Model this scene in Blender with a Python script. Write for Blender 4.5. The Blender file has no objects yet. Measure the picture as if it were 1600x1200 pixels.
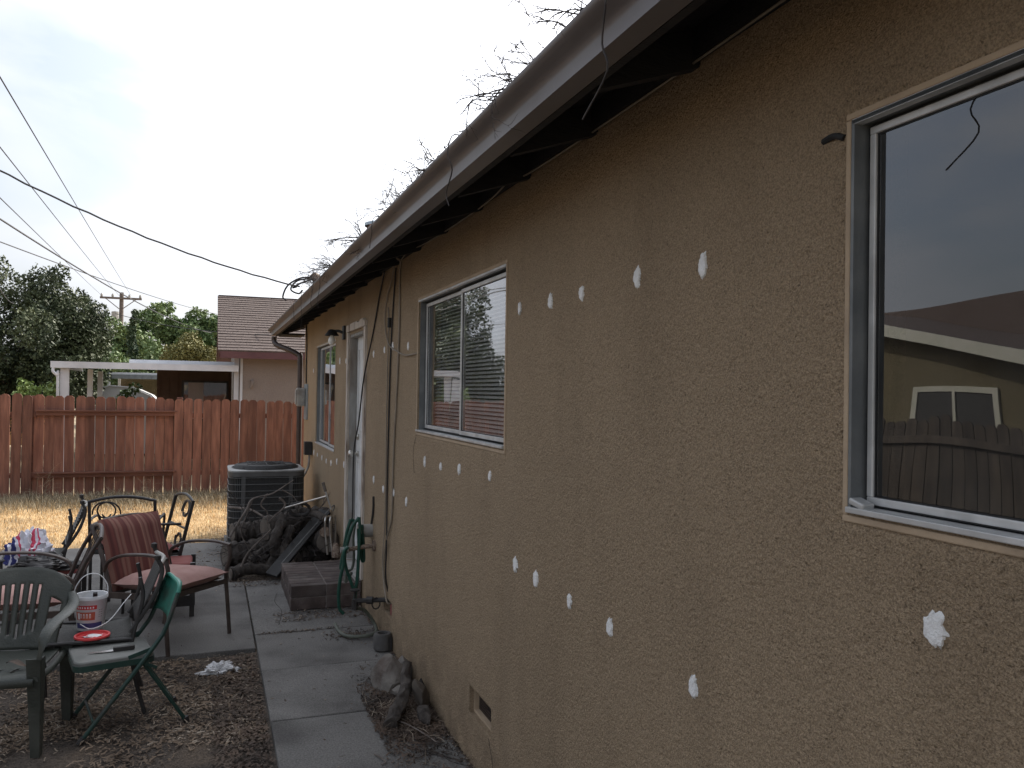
import bpy, bmesh, math, random
import numpy as np
from mathutils import Vector, Matrix, noise, Euler

# ------------------------------------------------------------------ camera, sky, sun, exposure
S = bpy.context.scene
COL = S.collection
R = math.radians
CAM = Vector((-1.196, 0.0, 1.75))
AX_R = Vector((0.93929, -0.34281, 0.01517)).normalized()
AX_F = Vector((0.34275, 0.93936, 0.0113)).normalized()
AX_U = AX_R.cross(AX_F).normalized()
AX_R = AX_F.cross(AX_U).normalized()
cd = bpy.data.cameras.new('camera'); cam = bpy.data.objects.new('camera', cd); COL.objects.link(cam)
m = Matrix((( AX_R.x, AX_U.x, -AX_F.x, CAM.x), (AX_R.y, AX_U.y, -AX_F.y, CAM.y), (AX_R.z, AX_U.z, -AX_F.z, CAM.z), (0, 0, 0, 1)))
cam.matrix_world = m
cd.sensor_width = 36; cd.lens = 1294 / 1600 * 36; cd.clip_start = 0.05; cd.clip_end = 2000
S.camera = cam

SUN_EL, SUN_AZ = R(37), R(58)            # azimuth measured from +Y towards +X
SDIR = Vector((math.sin(SUN_AZ) * math.cos(SUN_EL), math.cos(SUN_AZ) * math.cos(SUN_EL), math.sin(SUN_EL)))
W = bpy.data.worlds.new('World'); S.world = W; W.use_nodes = True
nt = W.node_tree; nt.nodes.clear()
def N(t, **k):
    n = nt.nodes.new(t)
    for a, b in k.items(): setattr(n, a, b)
    return n
out = N('ShaderNodeOutputWorld'); bg = N('ShaderNodeBackground'); bg.inputs['Strength'].default_value = 0.12
sky = N('ShaderNodeTexSky', sky_type='NISHITA'); sky.sun_disc = False
sky.sun_elevation = SUN_EL; sky.sun_rotation = SUN_AZ; sky.air_density = 1.0; sky.dust_density = 5.0
tc = N('ShaderNodeTexCoord'); mp = N('ShaderNodeMapping'); mp.inputs['Scale'].default_value = (1.0, 1.0, 3.2)
mp.inputs['Rotation'].default_value = (0.0, 0.25, 0.5)
nz = N('ShaderNodeTexNoise'); nz.inputs['Scale'].default_value = 1.9; nz.inputs['Detail'].default_value = 6; nz.inputs['Roughness'].default_value = 0.5
nz.inputs['Distortion'].default_value = 0.4
cr = N('ShaderNodeValToRGB'); cr.color_ramp.elements[0].position = 0.40; cr.color_ramp.elements[1].position = 0.58
cr.color_ramp.elements[0].color = (0.36, 0.36, 0.36, 1); cr.color_ramp.elements[1].color = (1, 1, 1, 1)
dt = N('ShaderNodeVectorMath', operation='DOT_PRODUCT'); dt.inputs[1].default_value = SDIR
pw = N('ShaderNodeMath', operation='POWER'); mx0 = N('ShaderNodeMath', operation='MAXIMUM'); mx0.inputs[1].default_value = 0.0
pw.inputs[1].default_value = 3.0
mg = N('ShaderNodeMath', operation='MULTIPLY_ADD'); mg.inputs[1].default_value = 12.0; mg.inputs[2].default_value = 3.3
cc = N('ShaderNodeCombineXYZ')
kr = N('ShaderNodeMath', operation='MULTIPLY'); kr.inputs[1].default_value = 0.97
kb = N('ShaderNodeMath', operation='MULTIPLY'); kb.inputs[1].default_value = 1.07
mix = N('ShaderNodeMix', data_type='RGBA')
L = nt.links.new
L(tc.outputs['Generated'], mp.inputs['Vector']); L(mp.outputs[0], nz.inputs['Vector']); L(nz.outputs['Fac'], cr.inputs[0])
L(tc.outputs['Generated'], dt.inputs[0]); L(dt.outputs['Value'], mx0.inputs[0]); L(mx0.outputs[0], pw.inputs[0]); L(pw.outputs[0], mg.inputs[0])
L(mg.outputs[0], kr.inputs[0]); L(mg.outputs[0], kb.inputs[0])
L(kr.outputs[0], cc.inputs[0]); L(mg.outputs[0], cc.inputs[1]); L(kb.outputs[0], cc.inputs[2])
L(cr.outputs[0], mix.inputs['Factor']); L(sky.outputs[0], mix.inputs['A']); L(cc.outputs[0], mix.inputs['B'])
L(mix.outputs['Result'], bg.inputs['Color']); L(bg.outputs[0], out.inputs['Surface'])

sd = bpy.data.lights.new('sun', 'SUN'); so = bpy.data.objects.new('sun', sd); COL.objects.link(so)
sd.energy = 2.6; sd.angle = R(1.2); sd.color = (1.0, 0.93, 0.82)
so.location = (6, 4, 12); so.rotation_euler = SDIR.to_track_quat('Z', 'Y').to_euler()
S.view_settings.view_transform = 'Standard'; S.view_settings.look = 'None'
S.view_settings.exposure = 1.08; S.view_settings.gamma = 1.0; S.view_settings.use_curve_mapping = False
S.render.engine = 'CYCLES'

rnd = random.Random(7)

# ------------------------------------------------------------------ materials
def hexc(c): return (c[0], c[1], c[2], 1.0)
def pm(name, c1, c2=None, scale=6.0, rough=0.8, bump=0.0, bscale=60.0, metal=0.0, stretch=(1, 1, 1), detail=4, lo=0.35, hi=0.65,
       c3=None, s3=1.5, spec=0.5, bdist=0.01, rand=0.0, bstretch=None, speck=0):
    mt = bpy.data.materials.new(name); mt.use_nodes = True
    t = mt.node_tree; b = t.nodes['Principled BSDF']; l = t.links.new
    b.inputs['Roughness'].default_value = rough; b.inputs['Metallic'].default_value = metal
    b.inputs['Specular IOR Level'].default_value = spec
    tcn = t.nodes.new('ShaderNodeTexCoord'); mpn = t.nodes.new('ShaderNodeMapping'); mpn.inputs['Scale'].default_value = stretch
    l(tcn.outputs['Object'], mpn.inputs['Vector'])
    vec = mpn.outputs[0]
    if rand:
        oi = t.nodes.new('ShaderNodeObjectInfo'); ad = t.nodes.new('ShaderNodeVectorMath'); ad.operation = 'ADD'
        ml = t.nodes.new('ShaderNodeMath'); ml.operation = 'MULTIPLY'; ml.inputs[1].default_value = 37.0
        l(oi.outputs['Random'], ml.inputs[0]); l(vec, ad.inputs[0]); l(ml.outputs[0], ad.inputs[1]); vec = ad.outputs[0]
    n1 = t.nodes.new('ShaderNodeTexNoise'); n1.inputs['Scale'].default_value = scale; n1.inputs['Detail'].default_value = detail
    l(vec, n1.inputs['Vector'])
    r1 = t.nodes.new('ShaderNodeValToRGB'); r1.color_ramp.elements[0].position = lo; r1.color_ramp.elements[1].position = hi
    r1.color_ramp.elements[0].color = hexc(c1); r1.color_ramp.elements[1].color = hexc(c2 or c1)
    l(n1.outputs['Fac'], r1.inputs[0]); colour = r1.outputs[0]
    if c3:
        n3 = t.nodes.new('ShaderNodeTexNoise'); n3.inputs['Scale'].default_value = s3; n3.inputs['Detail'].default_value = 5
        l(vec, n3.inputs['Vector'])
        r3 = t.nodes.new('ShaderNodeValToRGB'); r3.color_ramp.elements[0].position = 0.48; r3.color_ramp.elements[1].position = 0.72
        l(n3.outputs['Fac'], r3.inputs[0])
        mm = t.nodes.new('ShaderNodeMix'); mm.data_type = 'RGBA'
        l(r3.outputs[0], mm.inputs['Factor']); l(colour, mm.inputs['A']); mm.inputs['B'].default_value = hexc(c3); colour = mm.outputs['Result']
    if speck:
        ns = t.nodes.new('ShaderNodeTexNoise'); ns.inputs['Scale'].default_value = speck; ns.inputs['Detail'].default_value = 3; ns.inputs['Roughness'].default_value = .7; l(vec, ns.inputs['Vector'])
        rs_ = t.nodes.new('ShaderNodeValToRGB'); rs_.color_ramp.elements[0].position = 0.32; rs_.color_ramp.elements[1].position = 0.68
        rs_.color_ramp.elements[0].color = (.6, .6, .6, 1); rs_.color_ramp.elements[1].color = (1.35, 1.35, 1.35, 1); l(ns.outputs['Fac'], rs_.inputs[0])
        ms_ = t.nodes.new('ShaderNodeMix'); ms_.data_type = 'RGBA'; ms_.blend_type = 'MULTIPLY'; ms_.inputs['Factor'].default_value = 1
        l(colour, ms_.inputs['A']); l(rs_.outputs[0], ms_.inputs['B']); colour = ms_.outputs['Result']
    if rand:
        hs = t.nodes.new('ShaderNodeHueSaturation'); mr = t.nodes.new('ShaderNodeMapRange')
        mr.inputs['To Min'].default_value = 1 - rand; mr.inputs['To Max'].default_value = 1 + rand
        l(oi.outputs['Random'], mr.inputs['Value']); l(mr.outputs[0], hs.inputs['Value']); l(colour, hs.inputs['Color']); colour = hs.outputs[0]
    l(colour, b.inputs['Base Color'])
    if bump:
        nb = t.nodes.new('ShaderNodeTexNoise'); nb.inputs['Scale'].default_value = bscale; nb.inputs['Detail'].default_value = 4
        if bstretch:
            mb = t.nodes.new('ShaderNodeMapping'); mb.inputs['Scale'].default_value = bstretch; l(tcn.outputs['Object'], mb.inputs['Vector']); l(mb.outputs[0], nb.inputs['Vector'])
        else: l(vec, nb.inputs['Vector'])
        bp = t.nodes.new('ShaderNodeBump'); bp.inputs['Strength'].default_value = bump; bp.inputs['Distance'].default_value = bdist
        l(nb.outputs['Fac'], bp.inputs['Height']); l(bp.outputs[0], b.inputs['Normal'])
    return mt

def stucco(name, c1, c2, cs, sc=1.0, strength=1.0):
    mt = bpy.data.materials.new(name); mt.use_nodes = True
    t = mt.node_tree; b = t.nodes['Principled BSDF']; l = t.links.new
    b.inputs['Roughness'].default_value = 0.85; b.inputs['Specular IOR Level'].default_value = 0.25
    tcn = t.nodes.new('ShaderNodeTexCoord'); v = tcn.outputs['Object']
    def noi(s, d=3, r=0.5):
        n = t.nodes.new('ShaderNodeTexNoise'); n.inputs['Scale'].default_value = s; n.inputs['Detail'].default_value = d
        n.inputs['Roughness'].default_value = r; l(v, n.inputs['Vector']); return n
    def ramp(a, b_, ca=(0, 0, 0, 1), cb=(1, 1, 1, 1)):
        r = t.nodes.new('ShaderNodeValToRGB'); r.color_ramp.elements[0].position = a; r.color_ramp.elements[1].position = b_
        r.color_ramp.elements[0].color = ca; r.color_ramp.elements[1].color = cb; return r
    big = noi(0.9, 5); rb = ramp(0.3, 0.7, hexc(c1), hexc(c2)); l(big.outputs['Fac'], rb.inputs[0])
    # vertical weather streaks
    ms = t.nodes.new('ShaderNodeMapping'); ms.inputs['Scale'].default_value = (1, 2.2, 0.6); l(v, ms.inputs['Vector'])
    st = t.nodes.new('ShaderNodeTexNoise'); st.inputs['Scale'].default_value = 1.6; st.inputs['Detail'].default_value = 6; l(ms.outputs[0], st.inputs['Vector'])
    rs = ramp(0.5, 0.75); l(st.outputs['Fac'], rs.inputs[0])
    sm = t.nodes.new('ShaderNodeMath'); sm.operation = 'MULTIPLY'; sm.inputs[1].default_value = 0.6; l(rs.outputs[0], sm.inputs[0])
    m1 = t.nodes.new('ShaderNodeMix'); m1.data_type = 'RGBA'; l(sm.outputs[0], m1.inputs['Factor']); l(rb.outputs[0], m1.inputs['A']); m1.inputs['B'].default_value = hexc(cs)
    sz = t.nodes.new('ShaderNodeSeparateXYZ'); l(v, sz.inputs[0]); zr = t.nodes.new('ShaderNodeMapRange'); zr.inputs['From Min'].default_value = -.05; zr.inputs['From Max'].default_value = .5; zr.inputs['To Min'].default_value = 0.75; zr.inputs['To Max'].default_value = 0
    l(sz.outputs['Z'], zr.inputs['Value']); dn = noi(5, 6, .65); rdn = ramp(.38, .68); l(dn.outputs['Fac'], rdn.inputs[0]); dm = t.nodes.new('ShaderNodeMath'); dm.operation = 'MULTIPLY'; l(zr.outputs[0], dm.inputs[0]); l(rdn.outputs[0], dm.inputs[1])
    md_ = t.nodes.new('ShaderNodeMix'); md_.data_type = 'RGBA'; l(dm.outputs[0], md_.inputs['Factor']); l(m1.outputs['Result'], md_.inputs['A']); md_.inputs['B'].default_value = (.16, .12, .085, 1); m1 = md_
    # fine grain and scattered pits, darkened in colour to stand in for crevice shade
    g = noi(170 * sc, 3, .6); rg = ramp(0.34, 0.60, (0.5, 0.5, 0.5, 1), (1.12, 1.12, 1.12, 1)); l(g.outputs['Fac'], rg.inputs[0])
    wv = t.nodes.new('ShaderNodeVectorMath'); wv.operation = 'ADD'; nw = noi(60 * sc, 2); sw_ = t.nodes.new('ShaderNodeVectorMath'); sw_.operation = 'SCALE'; sw_.inputs['Scale'].default_value = 0.02 / sc
    l(nw.outputs['Color'], sw_.inputs[0]); l(v, wv.inputs[0]); l(sw_.outputs[0], wv.inputs[1])
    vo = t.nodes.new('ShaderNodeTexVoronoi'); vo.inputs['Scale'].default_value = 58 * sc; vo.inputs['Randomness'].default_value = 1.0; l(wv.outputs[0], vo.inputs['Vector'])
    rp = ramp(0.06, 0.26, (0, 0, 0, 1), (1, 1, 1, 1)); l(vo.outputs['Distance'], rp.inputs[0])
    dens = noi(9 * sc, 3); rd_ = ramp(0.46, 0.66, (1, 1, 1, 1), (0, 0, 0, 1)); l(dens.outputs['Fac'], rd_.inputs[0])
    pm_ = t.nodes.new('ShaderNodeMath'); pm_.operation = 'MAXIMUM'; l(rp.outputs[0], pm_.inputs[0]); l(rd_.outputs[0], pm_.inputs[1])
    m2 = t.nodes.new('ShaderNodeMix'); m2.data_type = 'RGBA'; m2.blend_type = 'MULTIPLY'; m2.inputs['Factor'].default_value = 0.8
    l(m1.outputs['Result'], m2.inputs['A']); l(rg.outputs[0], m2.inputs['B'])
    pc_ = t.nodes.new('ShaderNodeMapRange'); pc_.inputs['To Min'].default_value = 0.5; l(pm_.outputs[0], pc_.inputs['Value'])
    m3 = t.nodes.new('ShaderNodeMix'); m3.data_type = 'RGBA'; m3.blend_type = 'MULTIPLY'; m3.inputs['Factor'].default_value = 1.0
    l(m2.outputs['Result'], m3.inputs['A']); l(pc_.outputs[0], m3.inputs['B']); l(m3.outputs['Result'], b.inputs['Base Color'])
    n1 = noi(70 * sc, 4, 0.62); n2 = noi(190 * sc, 3, 0.65)
    a1 = t.nodes.new('ShaderNodeMath'); a1.operation = 'MULTIPLY_ADD'; a1.inputs[1].default_value = 0.5
    l(n2.outputs['Fac'], a1.inputs[0]); l(n1.outputs['Fac'], a1.inputs[2])
    a2 = t.nodes.new('ShaderNodeMath'); a2.operation = 'MULTIPLY_ADD'; a2.inputs[1].default_value = 0.3
    l(pm_.outputs[0], a2.inputs[0]); l(a1.outputs[0], a2.inputs[2])
    bp = t.nodes.new('ShaderNodeBump'); bp.inputs['Strength'].default_value = strength; bp.inputs['Distance'].default_value = 0.019
    l(a2.outputs[0], bp.inputs['Height']); l(bp.outputs[0], b.inputs['Normal'])
    return mt

def glassmat(name, tint=(0.02, 0.022, 0.025), refl=1.55, through=0.9, rough=0.0, boost=1.0):
    mt = bpy.data.materials.new(name); mt.use_nodes = True
    t = mt.node_tree; t.nodes.clear(); l = t.links.new
    o = t.nodes.new('ShaderNodeOutputMaterial'); tr = t.nodes.new('ShaderNodeBsdfTransparent'); gl = t.nodes.new('ShaderNodeBsdfGlossy')
    tr.inputs['Color'].default_value = (through, through, through, 1); gl.inputs['Roughness'].default_value = rough
    gl.inputs['Color'].default_value = (0.95, 0.97, 1, 1)
    fr = t.nodes.new('ShaderNodeFresnel'); fr.inputs['IOR'].default_value = refl
    ml = t.nodes.new('ShaderNodeMath'); ml.operation = 'MULTIPLY'; ml.use_clamp = True; ml.inputs[1].default_value = boost
    # old hand-glazed panes are slightly wavy
    tcn = t.nodes.new('ShaderNodeTexCoord'); nb = t.nodes.new('ShaderNodeTexNoise'); nb.inputs['Scale'].default_value = 1.6; nb.inputs['Detail'].default_value = 1
    l(tcn.outputs['Object'], nb.inputs['Vector'])
    bp = t.nodes.new('ShaderNodeBump'); bp.inputs['Strength'].default_value = 0.25; bp.inputs['Distance'].default_value = 0.02; l(nb.outputs['Fac'], bp.inputs['Height'])
    l(bp.outputs[0], gl.inputs['Normal'])
    mx = t.nodes.new('ShaderNodeMixShader'); l(fr.outputs[0], ml.inputs[0]); ge = t.nodes.new('ShaderNodeNewGeometry'); fi = t.nodes.new('ShaderNodeMath'); fi.operation = 'SUBTRACT'; fi.inputs[0].default_value = 1.0; l(ge.outputs['Backfacing'], fi.inputs[1]); mf = t.nodes.new('ShaderNodeMath'); mf.operation = 'MULTIPLY'; l(ml.outputs[0], mf.inputs[0]); l(fi.outputs[0], mf.inputs[1]); l(mf.outputs[0], mx.inputs[0]); l(tr.outputs[0], mx.inputs[1]); l(gl.outputs[0], mx.inputs[2])
    # thin film of dust
    df = t.nodes.new('ShaderNodeBsdfDiffuse'); df.inputs['Color'].default_value = (0.3, 0.29, 0.27, 1)
    nd = t.nodes.new('ShaderNodeTexNoise'); nd.inputs['Scale'].default_value = 7; nd.inputs['Detail'].default_value = 6; l(tcn.outputs['Object'], nd.inputs['Vector'])
    md = t.nodes.new('ShaderNodeMapRange'); md.inputs['From Min'].default_value = 0.3; md.inputs['From Max'].default_value = 0.8; md.inputs['To Min'].default_value = 0.01; md.inputs['To Max'].default_value = 0.09
    l(nd.outputs['Fac'], md.inputs['Value'])
    m2 = t.nodes.new('ShaderNodeMixShader'); l(md.outputs[0], m2.inputs[0]); l(mx.outputs[0], m2.inputs[1]); l(df.outputs[0], m2.inputs[2])
    l(m2.outputs[0], o.inputs['Surface']); return mt

M = {}
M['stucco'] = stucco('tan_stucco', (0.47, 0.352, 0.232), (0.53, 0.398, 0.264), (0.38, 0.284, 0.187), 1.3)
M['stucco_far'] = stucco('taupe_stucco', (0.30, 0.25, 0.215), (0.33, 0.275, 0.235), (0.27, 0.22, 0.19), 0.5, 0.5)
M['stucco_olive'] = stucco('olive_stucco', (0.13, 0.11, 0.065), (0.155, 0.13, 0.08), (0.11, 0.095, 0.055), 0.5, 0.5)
M['patch'] = pm('white_spackle', (0.78, 0.77, 0.75), (0.88, 0.88, 0.87), 60, 0.9, 0.9, 220, bdist=0.004)
M['gutter'] = pm('taupe_gutter_paint', (0.145, 0.132, 0.134), (0.165, 0.152, 0.154), 3, 0.42, 0.05, 30, c3=(0.125, 0.11, 0.105), s3=2.5)
M['fascia'] = pm('dark_fascia_paint', (0.11, 0.092, 0.082), (0.13, 0.108, 0.095), 8, 0.7, 0.2, 40)
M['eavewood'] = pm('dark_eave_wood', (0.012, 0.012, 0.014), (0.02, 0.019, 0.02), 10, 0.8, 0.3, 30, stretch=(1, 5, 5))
M['shingle'] = pm('brown_shingle', (0.075, 0.056, 0.05), (0.12, 0.09, 0.08), 30, 0.95, 0.6, 180, c3=(0.09, 0.066, 0.058), s3=5)
M['alu'] = pm('brushed_aluminium', (0.50, 0.50, 0.49), (0.62, 0.62, 0.61), 14, 0.42, 0.15, 90, metal=0.35, c3=(0.42, 0.42, 0.41), s3=9, bstretch=(1, 12, 12))
M['alu_dark'] = pm('dull_aluminium', (0.13, 0.14, 0.145), (0.19, 0.2, 0.2), 10, 0.5, 0.1, 80, metal=0.3)
M['gasket'] = pm('black_rubber', (0.012, 0.012, 0.013), (0.02, 0.02, 0.02), 20, 0.7)
M['glass'] = glassmat('window_glass', refl=1.5, boost=2.3, through=0.97)
M['glass_big'] = glassmat('window_glass_dark', refl=1.55, boost=2.4, through=0.36)
M['room'] = pm('dim_room_paint', (0.10, 0.095, 0.09), (0.13, 0.125, 0.12), 2, 0.9)
M['blind'] = pm('ivory_blind', (0.56, 0.56, 0.53), (0.62, 0.61, 0.58), 8, 0.6)
M['curtain'] = pm('pale_curtain', (0.40, 0.36, 0.36), (0.5, 0.44, 0.45), 5, 0.9, 0.5, 12, stretch=(1, 1, 0.1))
M['doorwhite'] = pm('door_paint', (0.62, 0.63, 0.63), (0.72, 0.73, 0.72), 9, 0.5, 0.1, 60, c3=(0.5, 0.5, 0.48), s3=8)
M['casing'] = pm('weathered_casing', (0.50, 0.44, 0.38), (0.62, 0.56, 0.49), 30, 0.85, 0.6, 90, c3=(0.16, 0.11, 0.08), s3=14, stretch=(1, 1, 0.25))
M['jamb'] = pm('grey_jamb_paint', (0.28, 0.27, 0.25), (0.36, 0.35, 0.33), 20, 0.8, 0.3, 60, c3=(0.18, 0.14, 0.11), s3=9, stretch=(1, 1, 0.3))
M['brass'] = pm('worn_nickel', (0.5, 0.48, 0.43), (0.6, 0.58, 0.54), 20, 0.3, metal=0.9)
M['concrete'] = pm('grey_concrete', (0.095, 0.09, 0.085), (0.18, 0.173, 0.163), 3.2, 0.9, 0.6, 110, c3=(0.19, 0.183, 0.172), s3=1.1, detail=12, bdist=0.006, rand=0.06, speck=120)
M['joint'] = pm('dark_grit', (0.035, 0.03, 0.026), (0.06, 0.05, 0.042), 60, 1.0, 0.5, 150)
M['dirt'] = pm('dark_dirt', (0.05, 0.04, 0.033), (0.11, 0.088, 0.07), 5, 1.0, 1.0, 70, c3=(0.14, 0.105, 0.075), s3=3.0, detail=12, bdist=0.02, speck=70)
M['fencesoil'] = pm('grey_brown_soil', (0.13, 0.105, 0.075), (0.24, 0.195, 0.14), 6, 1.0, 1.0, 60, c3=(0.09, 0.07, 0.05), s3=3, detail=12, bdist=.02, speck=60)
M['drysoil'] = pm('dry_straw_soil', (0.42, 0.30, 0.16), (0.60, 0.44, 0.24), 5, 1.0, 1.0, 60, c3=(0.25, 0.18, 0.11), s3=2.2, detail=12, bdist=0.02)
M['straw'] = pm('straw', (0.62, 0.43, 0.22), (0.76, 0.55, 0.30), 2, 0.9)
M['weed'] = pm('dry_weed', (0.22, 0.19, 0.13), (0.36, 0.30, 0.2), 2, 0.9)
M['greenweed'] = pm('green_weed', (0.10, 0.13, 0.04), (0.16, 0.19, 0.07), 2, 0.8)
M['chip'] = pm('mulch_chip', (0.075, 0.052, 0.037), (0.29, 0.215, 0.15), 3, 0.95, lo=0.3, hi=0.7)
M['chip_pale'] = pm('pale_straw_chip', (0.17, 0.135, 0.10), (0.42, 0.35, 0.27), 3, 0.9)
M['leafdry'] = pm('dry_leaf', (0.045, 0.033, 0.026), (0.13, 0.09, 0.065), 5, 0.85)
M['brick'] = pm('dark_brick', (0.055, 0.040, 0.036), (0.10, 0.075, 0.067), 9, 0.85, 0.6, 90, c3=(0.14, 0.115, 0.105), s3=6, rand=0.2)
M['mortar'] = pm('pale_mortar', (0.13, 0.11, 0.1), (0.21, 0.185, 0.17), 25, 1.0, 0.6, 120)
M['picket'] = pm('redwood_picket', (0.155, 0.068, 0.046), (0.27, 0.122, 0.082), 7, 0.85, 0.35, 30, stretch=(2.5, 2.5, 0.35), c3=(0.15, 0.062, 0.043), s3=4, rand=0.32, detail=8)
M['rail'] = pm('redwood_rail', (0.13, 0.057, 0.04), (0.2, 0.088, 0.062), 6, 0.85, 0.3, 30, stretch=(0.3, 2, 2))
M['oldwood'] = pm('grey_fence_wood', (0.04, 0.032, 0.026), (0.075, 0.06, 0.047), 7, 0.9, 0.3, 30, stretch=(2, 2, 0.3), rand=0.25)
M['orangewood'] = pm('orange_fence_wood', (0.50, 0.24, 0.10), (0.62, 0.33, 0.15), 7, 0.85, stretch=(2, 2, 0.3), rand=0.15)
M['whitepaint'] = pm('white_patio_paint', (0.60, 0.61, 0.63), (0.70, 0.71, 0.73), 3, 0.5, c3=(0.5, 0.5, 0.5), s3=1.2)
M['shade'] = pm('brown_siding', (0.09, 0.055, 0.04), (0.12, 0.075, 0.055), 4, 0.85)
M['maroon'] = pm('maroon_trim', (0.10, 0.04, 0.042), (0.13, 0.055, 0.055), 4, 0.7)
M['cream'] = pm('cream_trim', (0.38, 0.38, 0.31), (0.43, 0.42, 0.36), 4, 0.6)
M['ac'] = pm('ac_casing', (0.085, 0.083, 0.08), (0.11, 0.108, 0.104), 8, 0.55, 0.1, 60, metal=0.0)
M['actop'] = pm('ac_lid', (0.26, 0.26, 0.25), (0.34, 0.34, 0.33), 8, 0.5, c3=(0.2, 0.2, 0.19), s3=5)
M['acdark'] = pm('ac_coil', (0.022, 0.022, 0.022), (0.035, 0.035, 0.034), 40, 0.7, 0.3, 200)
M['acwire'] = pm('ac_guard_wire', (0.13, 0.13, 0.125), (0.17, 0.17, 0.165), 20, 0.5)
M['blackmetal'] = pm('black_powder_coat', (0.018, 0.017, 0.017), (0.04, 0.037, 0.035), 12, 0.5, 0.1, 90)
M['brownmetal'] = pm('dark_bronze_metal', (0.05, 0.037, 0.032), (0.085, 0.065, 0.055), 14, 0.5, 0.15, 90)
M['greenmetal'] = pm('green_enamel', (0.03, 0.20, 0.145), (0.05, 0.26, 0.195), 6, 0.4, 0.1, 60, c3=(0.06, 0.12, 0.095), s3=7)
M['greendark'] = pm('dark_green_enamel', (0.012, 0.04, 0.032), (0.022, 0.062, 0.048), 8, 0.5, c3=(0.05, 0.05, 0.045), s3=9)
M['seatvinyl'] = pm('dusty_vinyl', (0.12, 0.125, 0.115), (0.165, 0.168, 0.155), 7, 0.65, 0.2, 60, c3=(0.2, 0.2, 0.185), s3=5)
M['monoplastic'] = pm('weathered_green_plastic', (0.028, 0.033, 0.026), (0.045, 0.05, 0.041), 5, 0.5, 0.25, 90, c3=(0.085, 0.088, 0.074), s3=4)
M['pinkfabric'] = pm('faded_red_cushion', (0.35, 0.20, 0.175), (0.45, 0.285, 0.255), 6, 0.95, 0.4, 160, c3=(0.33, 0.17, 0.15), s3=3)
M['pinkcloth'] = pm('pale_pink_cloth', (0.6, 0.38, 0.36), (0.7, 0.5, 0.47), 6, 0.95)
M['redpaint'] = pm('dull_red_fabric', (0.19, 0.05, 0.045), (0.26, 0.08, 0.07), 6, 0.85)
M['mesh'] = pm('dark_sling', (0.03, 0.03, 0.028), (0.05, 0.05, 0.046), 80, 0.8, 0.5, 200)
M['bucket'] = pm('white_plastic', (0.68, 0.69, 0.70), (0.78, 0.78, 0.79), 8, 0.4, c3=(0.6, 0.59, 0.57), s3=9)
M['red'] = pm('red_print', (0.55, 0.03, 0.035), (0.62, 0.05, 0.05), 8, 0.5)
M['orangeprint'] = pm('orange_print', (0.5, 0.13, 0.06), (0.42, 0.07, 0.05), 25, 0.5)
M['navy'] = pm('navy_print', (0.04, 0.045, 0.16), (0.07, 0.07, 0.2), 8, 0.5)
M['white'] = pm('white_paint', (0.76, 0.76, 0.76), (0.82, 0.82, 0.82), 8, 0.6)
M['paper'] = pm('white_rag', (0.66, 0.66, 0.67), (0.8, 0.8, 0.8), 8, 0.9, 0.6, 60)
M['chrome'] = pm('steel', (0.55, 0.54, 0.52), (0.66, 0.65, 0.63), 20, 0.28, metal=0.95)
M['bark'] = pm('grey_bark', (0.035, 0.029, 0.025), (0.085, 0.072, 0.062), 14, 0.95, 1.0, 40, bdist=0.02, stretch=(1, 1, 0.6), c3=(0.12, 0.105, 0.094), s3=9)
M['cutwood'] = pm('cut_wood', (0.10, 0.085, 0.072), (0.19, 0.165, 0.14), 9, 0.9, 0.6, 40)
M['darkplank'] = pm('charcoal_plank', (0.018, 0.017, 0.017), (0.03, 0.029, 0.028), 9, 0.6, 0.3, 60)
M['twig'] = pm('grey_twig', (0.10, 0.082, 0.07), (0.2, 0.17, 0.15), 14, 0.95)
M['darktwig'] = pm('dark_twig', (0.03, 0.026, 0.025), (0.085, 0.073, 0.066), 14, 0.95)
M['stone'] = pm('pale_stone', (0.15, 0.135, 0.12), (0.25, 0.23, 0.205), 12, 0.95, 0.8, 60, c3=(0.10, 0.07, 0.058), s3=9)
M['hose'] = pm('green_hose', (0.008, 0.055, 0.038), (0.014, 0.08, 0.056), 20, 0.45)
M['hosegrey'] = pm('grey_hose', (0.09, 0.10, 0.08), (0.14, 0.15, 0.12), 20, 0.6)
M['greydark'] = pm('dark_grey_plastic', (0.075, 0.072, 0.07), (0.115, 0.11, 0.105), 12, 0.7, 0.3, 60)
M['rust'] = pm('rusty_pipe', (0.13, 0.085, 0.06), (0.3, 0.24, 0.19), 60, 0.9, 0.5, 120)
M['greyplastic'] = pm('grey_plastic', (0.3, 0.29, 0.27), (0.38, 0.37, 0.34), 12, 0.6, c3=(0.22, 0.2, 0.18), s3=9)
M['cable_tan'] = pm('tan_cable', (0.22, 0.185, 0.14), (0.29, 0.245, 0.19), 9, 0.6)
M['cable_black'] = pm('black_cable', (0.015, 0.014, 0.014), (0.025, 0.022, 0.02), 9, 0.6)
M['downspout'] = pm('bronze_downspout', (0.045, 0.03, 0.026), (0.065, 0.045, 0.04), 9, 0.45)
M['terracotta'] = pm('terracotta', (0.3, 0.14, 0.085), (0.38, 0.19, 0.12), 9, 0.85)
M['galv'] = pm('galvanised', (0.3, 0.36, 0.4), (0.42, 0.48, 0.52), 12, 0.35, metal=0.5)
M['bulb'] = pm('glass_bulb', (0.75, 0.73, 0.66), (0.8, 0.78, 0.72), 3, 0.15)
M['pole'] = pm('pole_wood', (0.12, 0.095, 0.08), (0.18, 0.145, 0.12), 9, 0.9)
M['leaf_dark'] = pm('dark_olive_leaf', (0.028, 0.042, 0.018), (0.085, 0.105, 0.045), 1.3, 0.6, spec=0.4)
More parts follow.
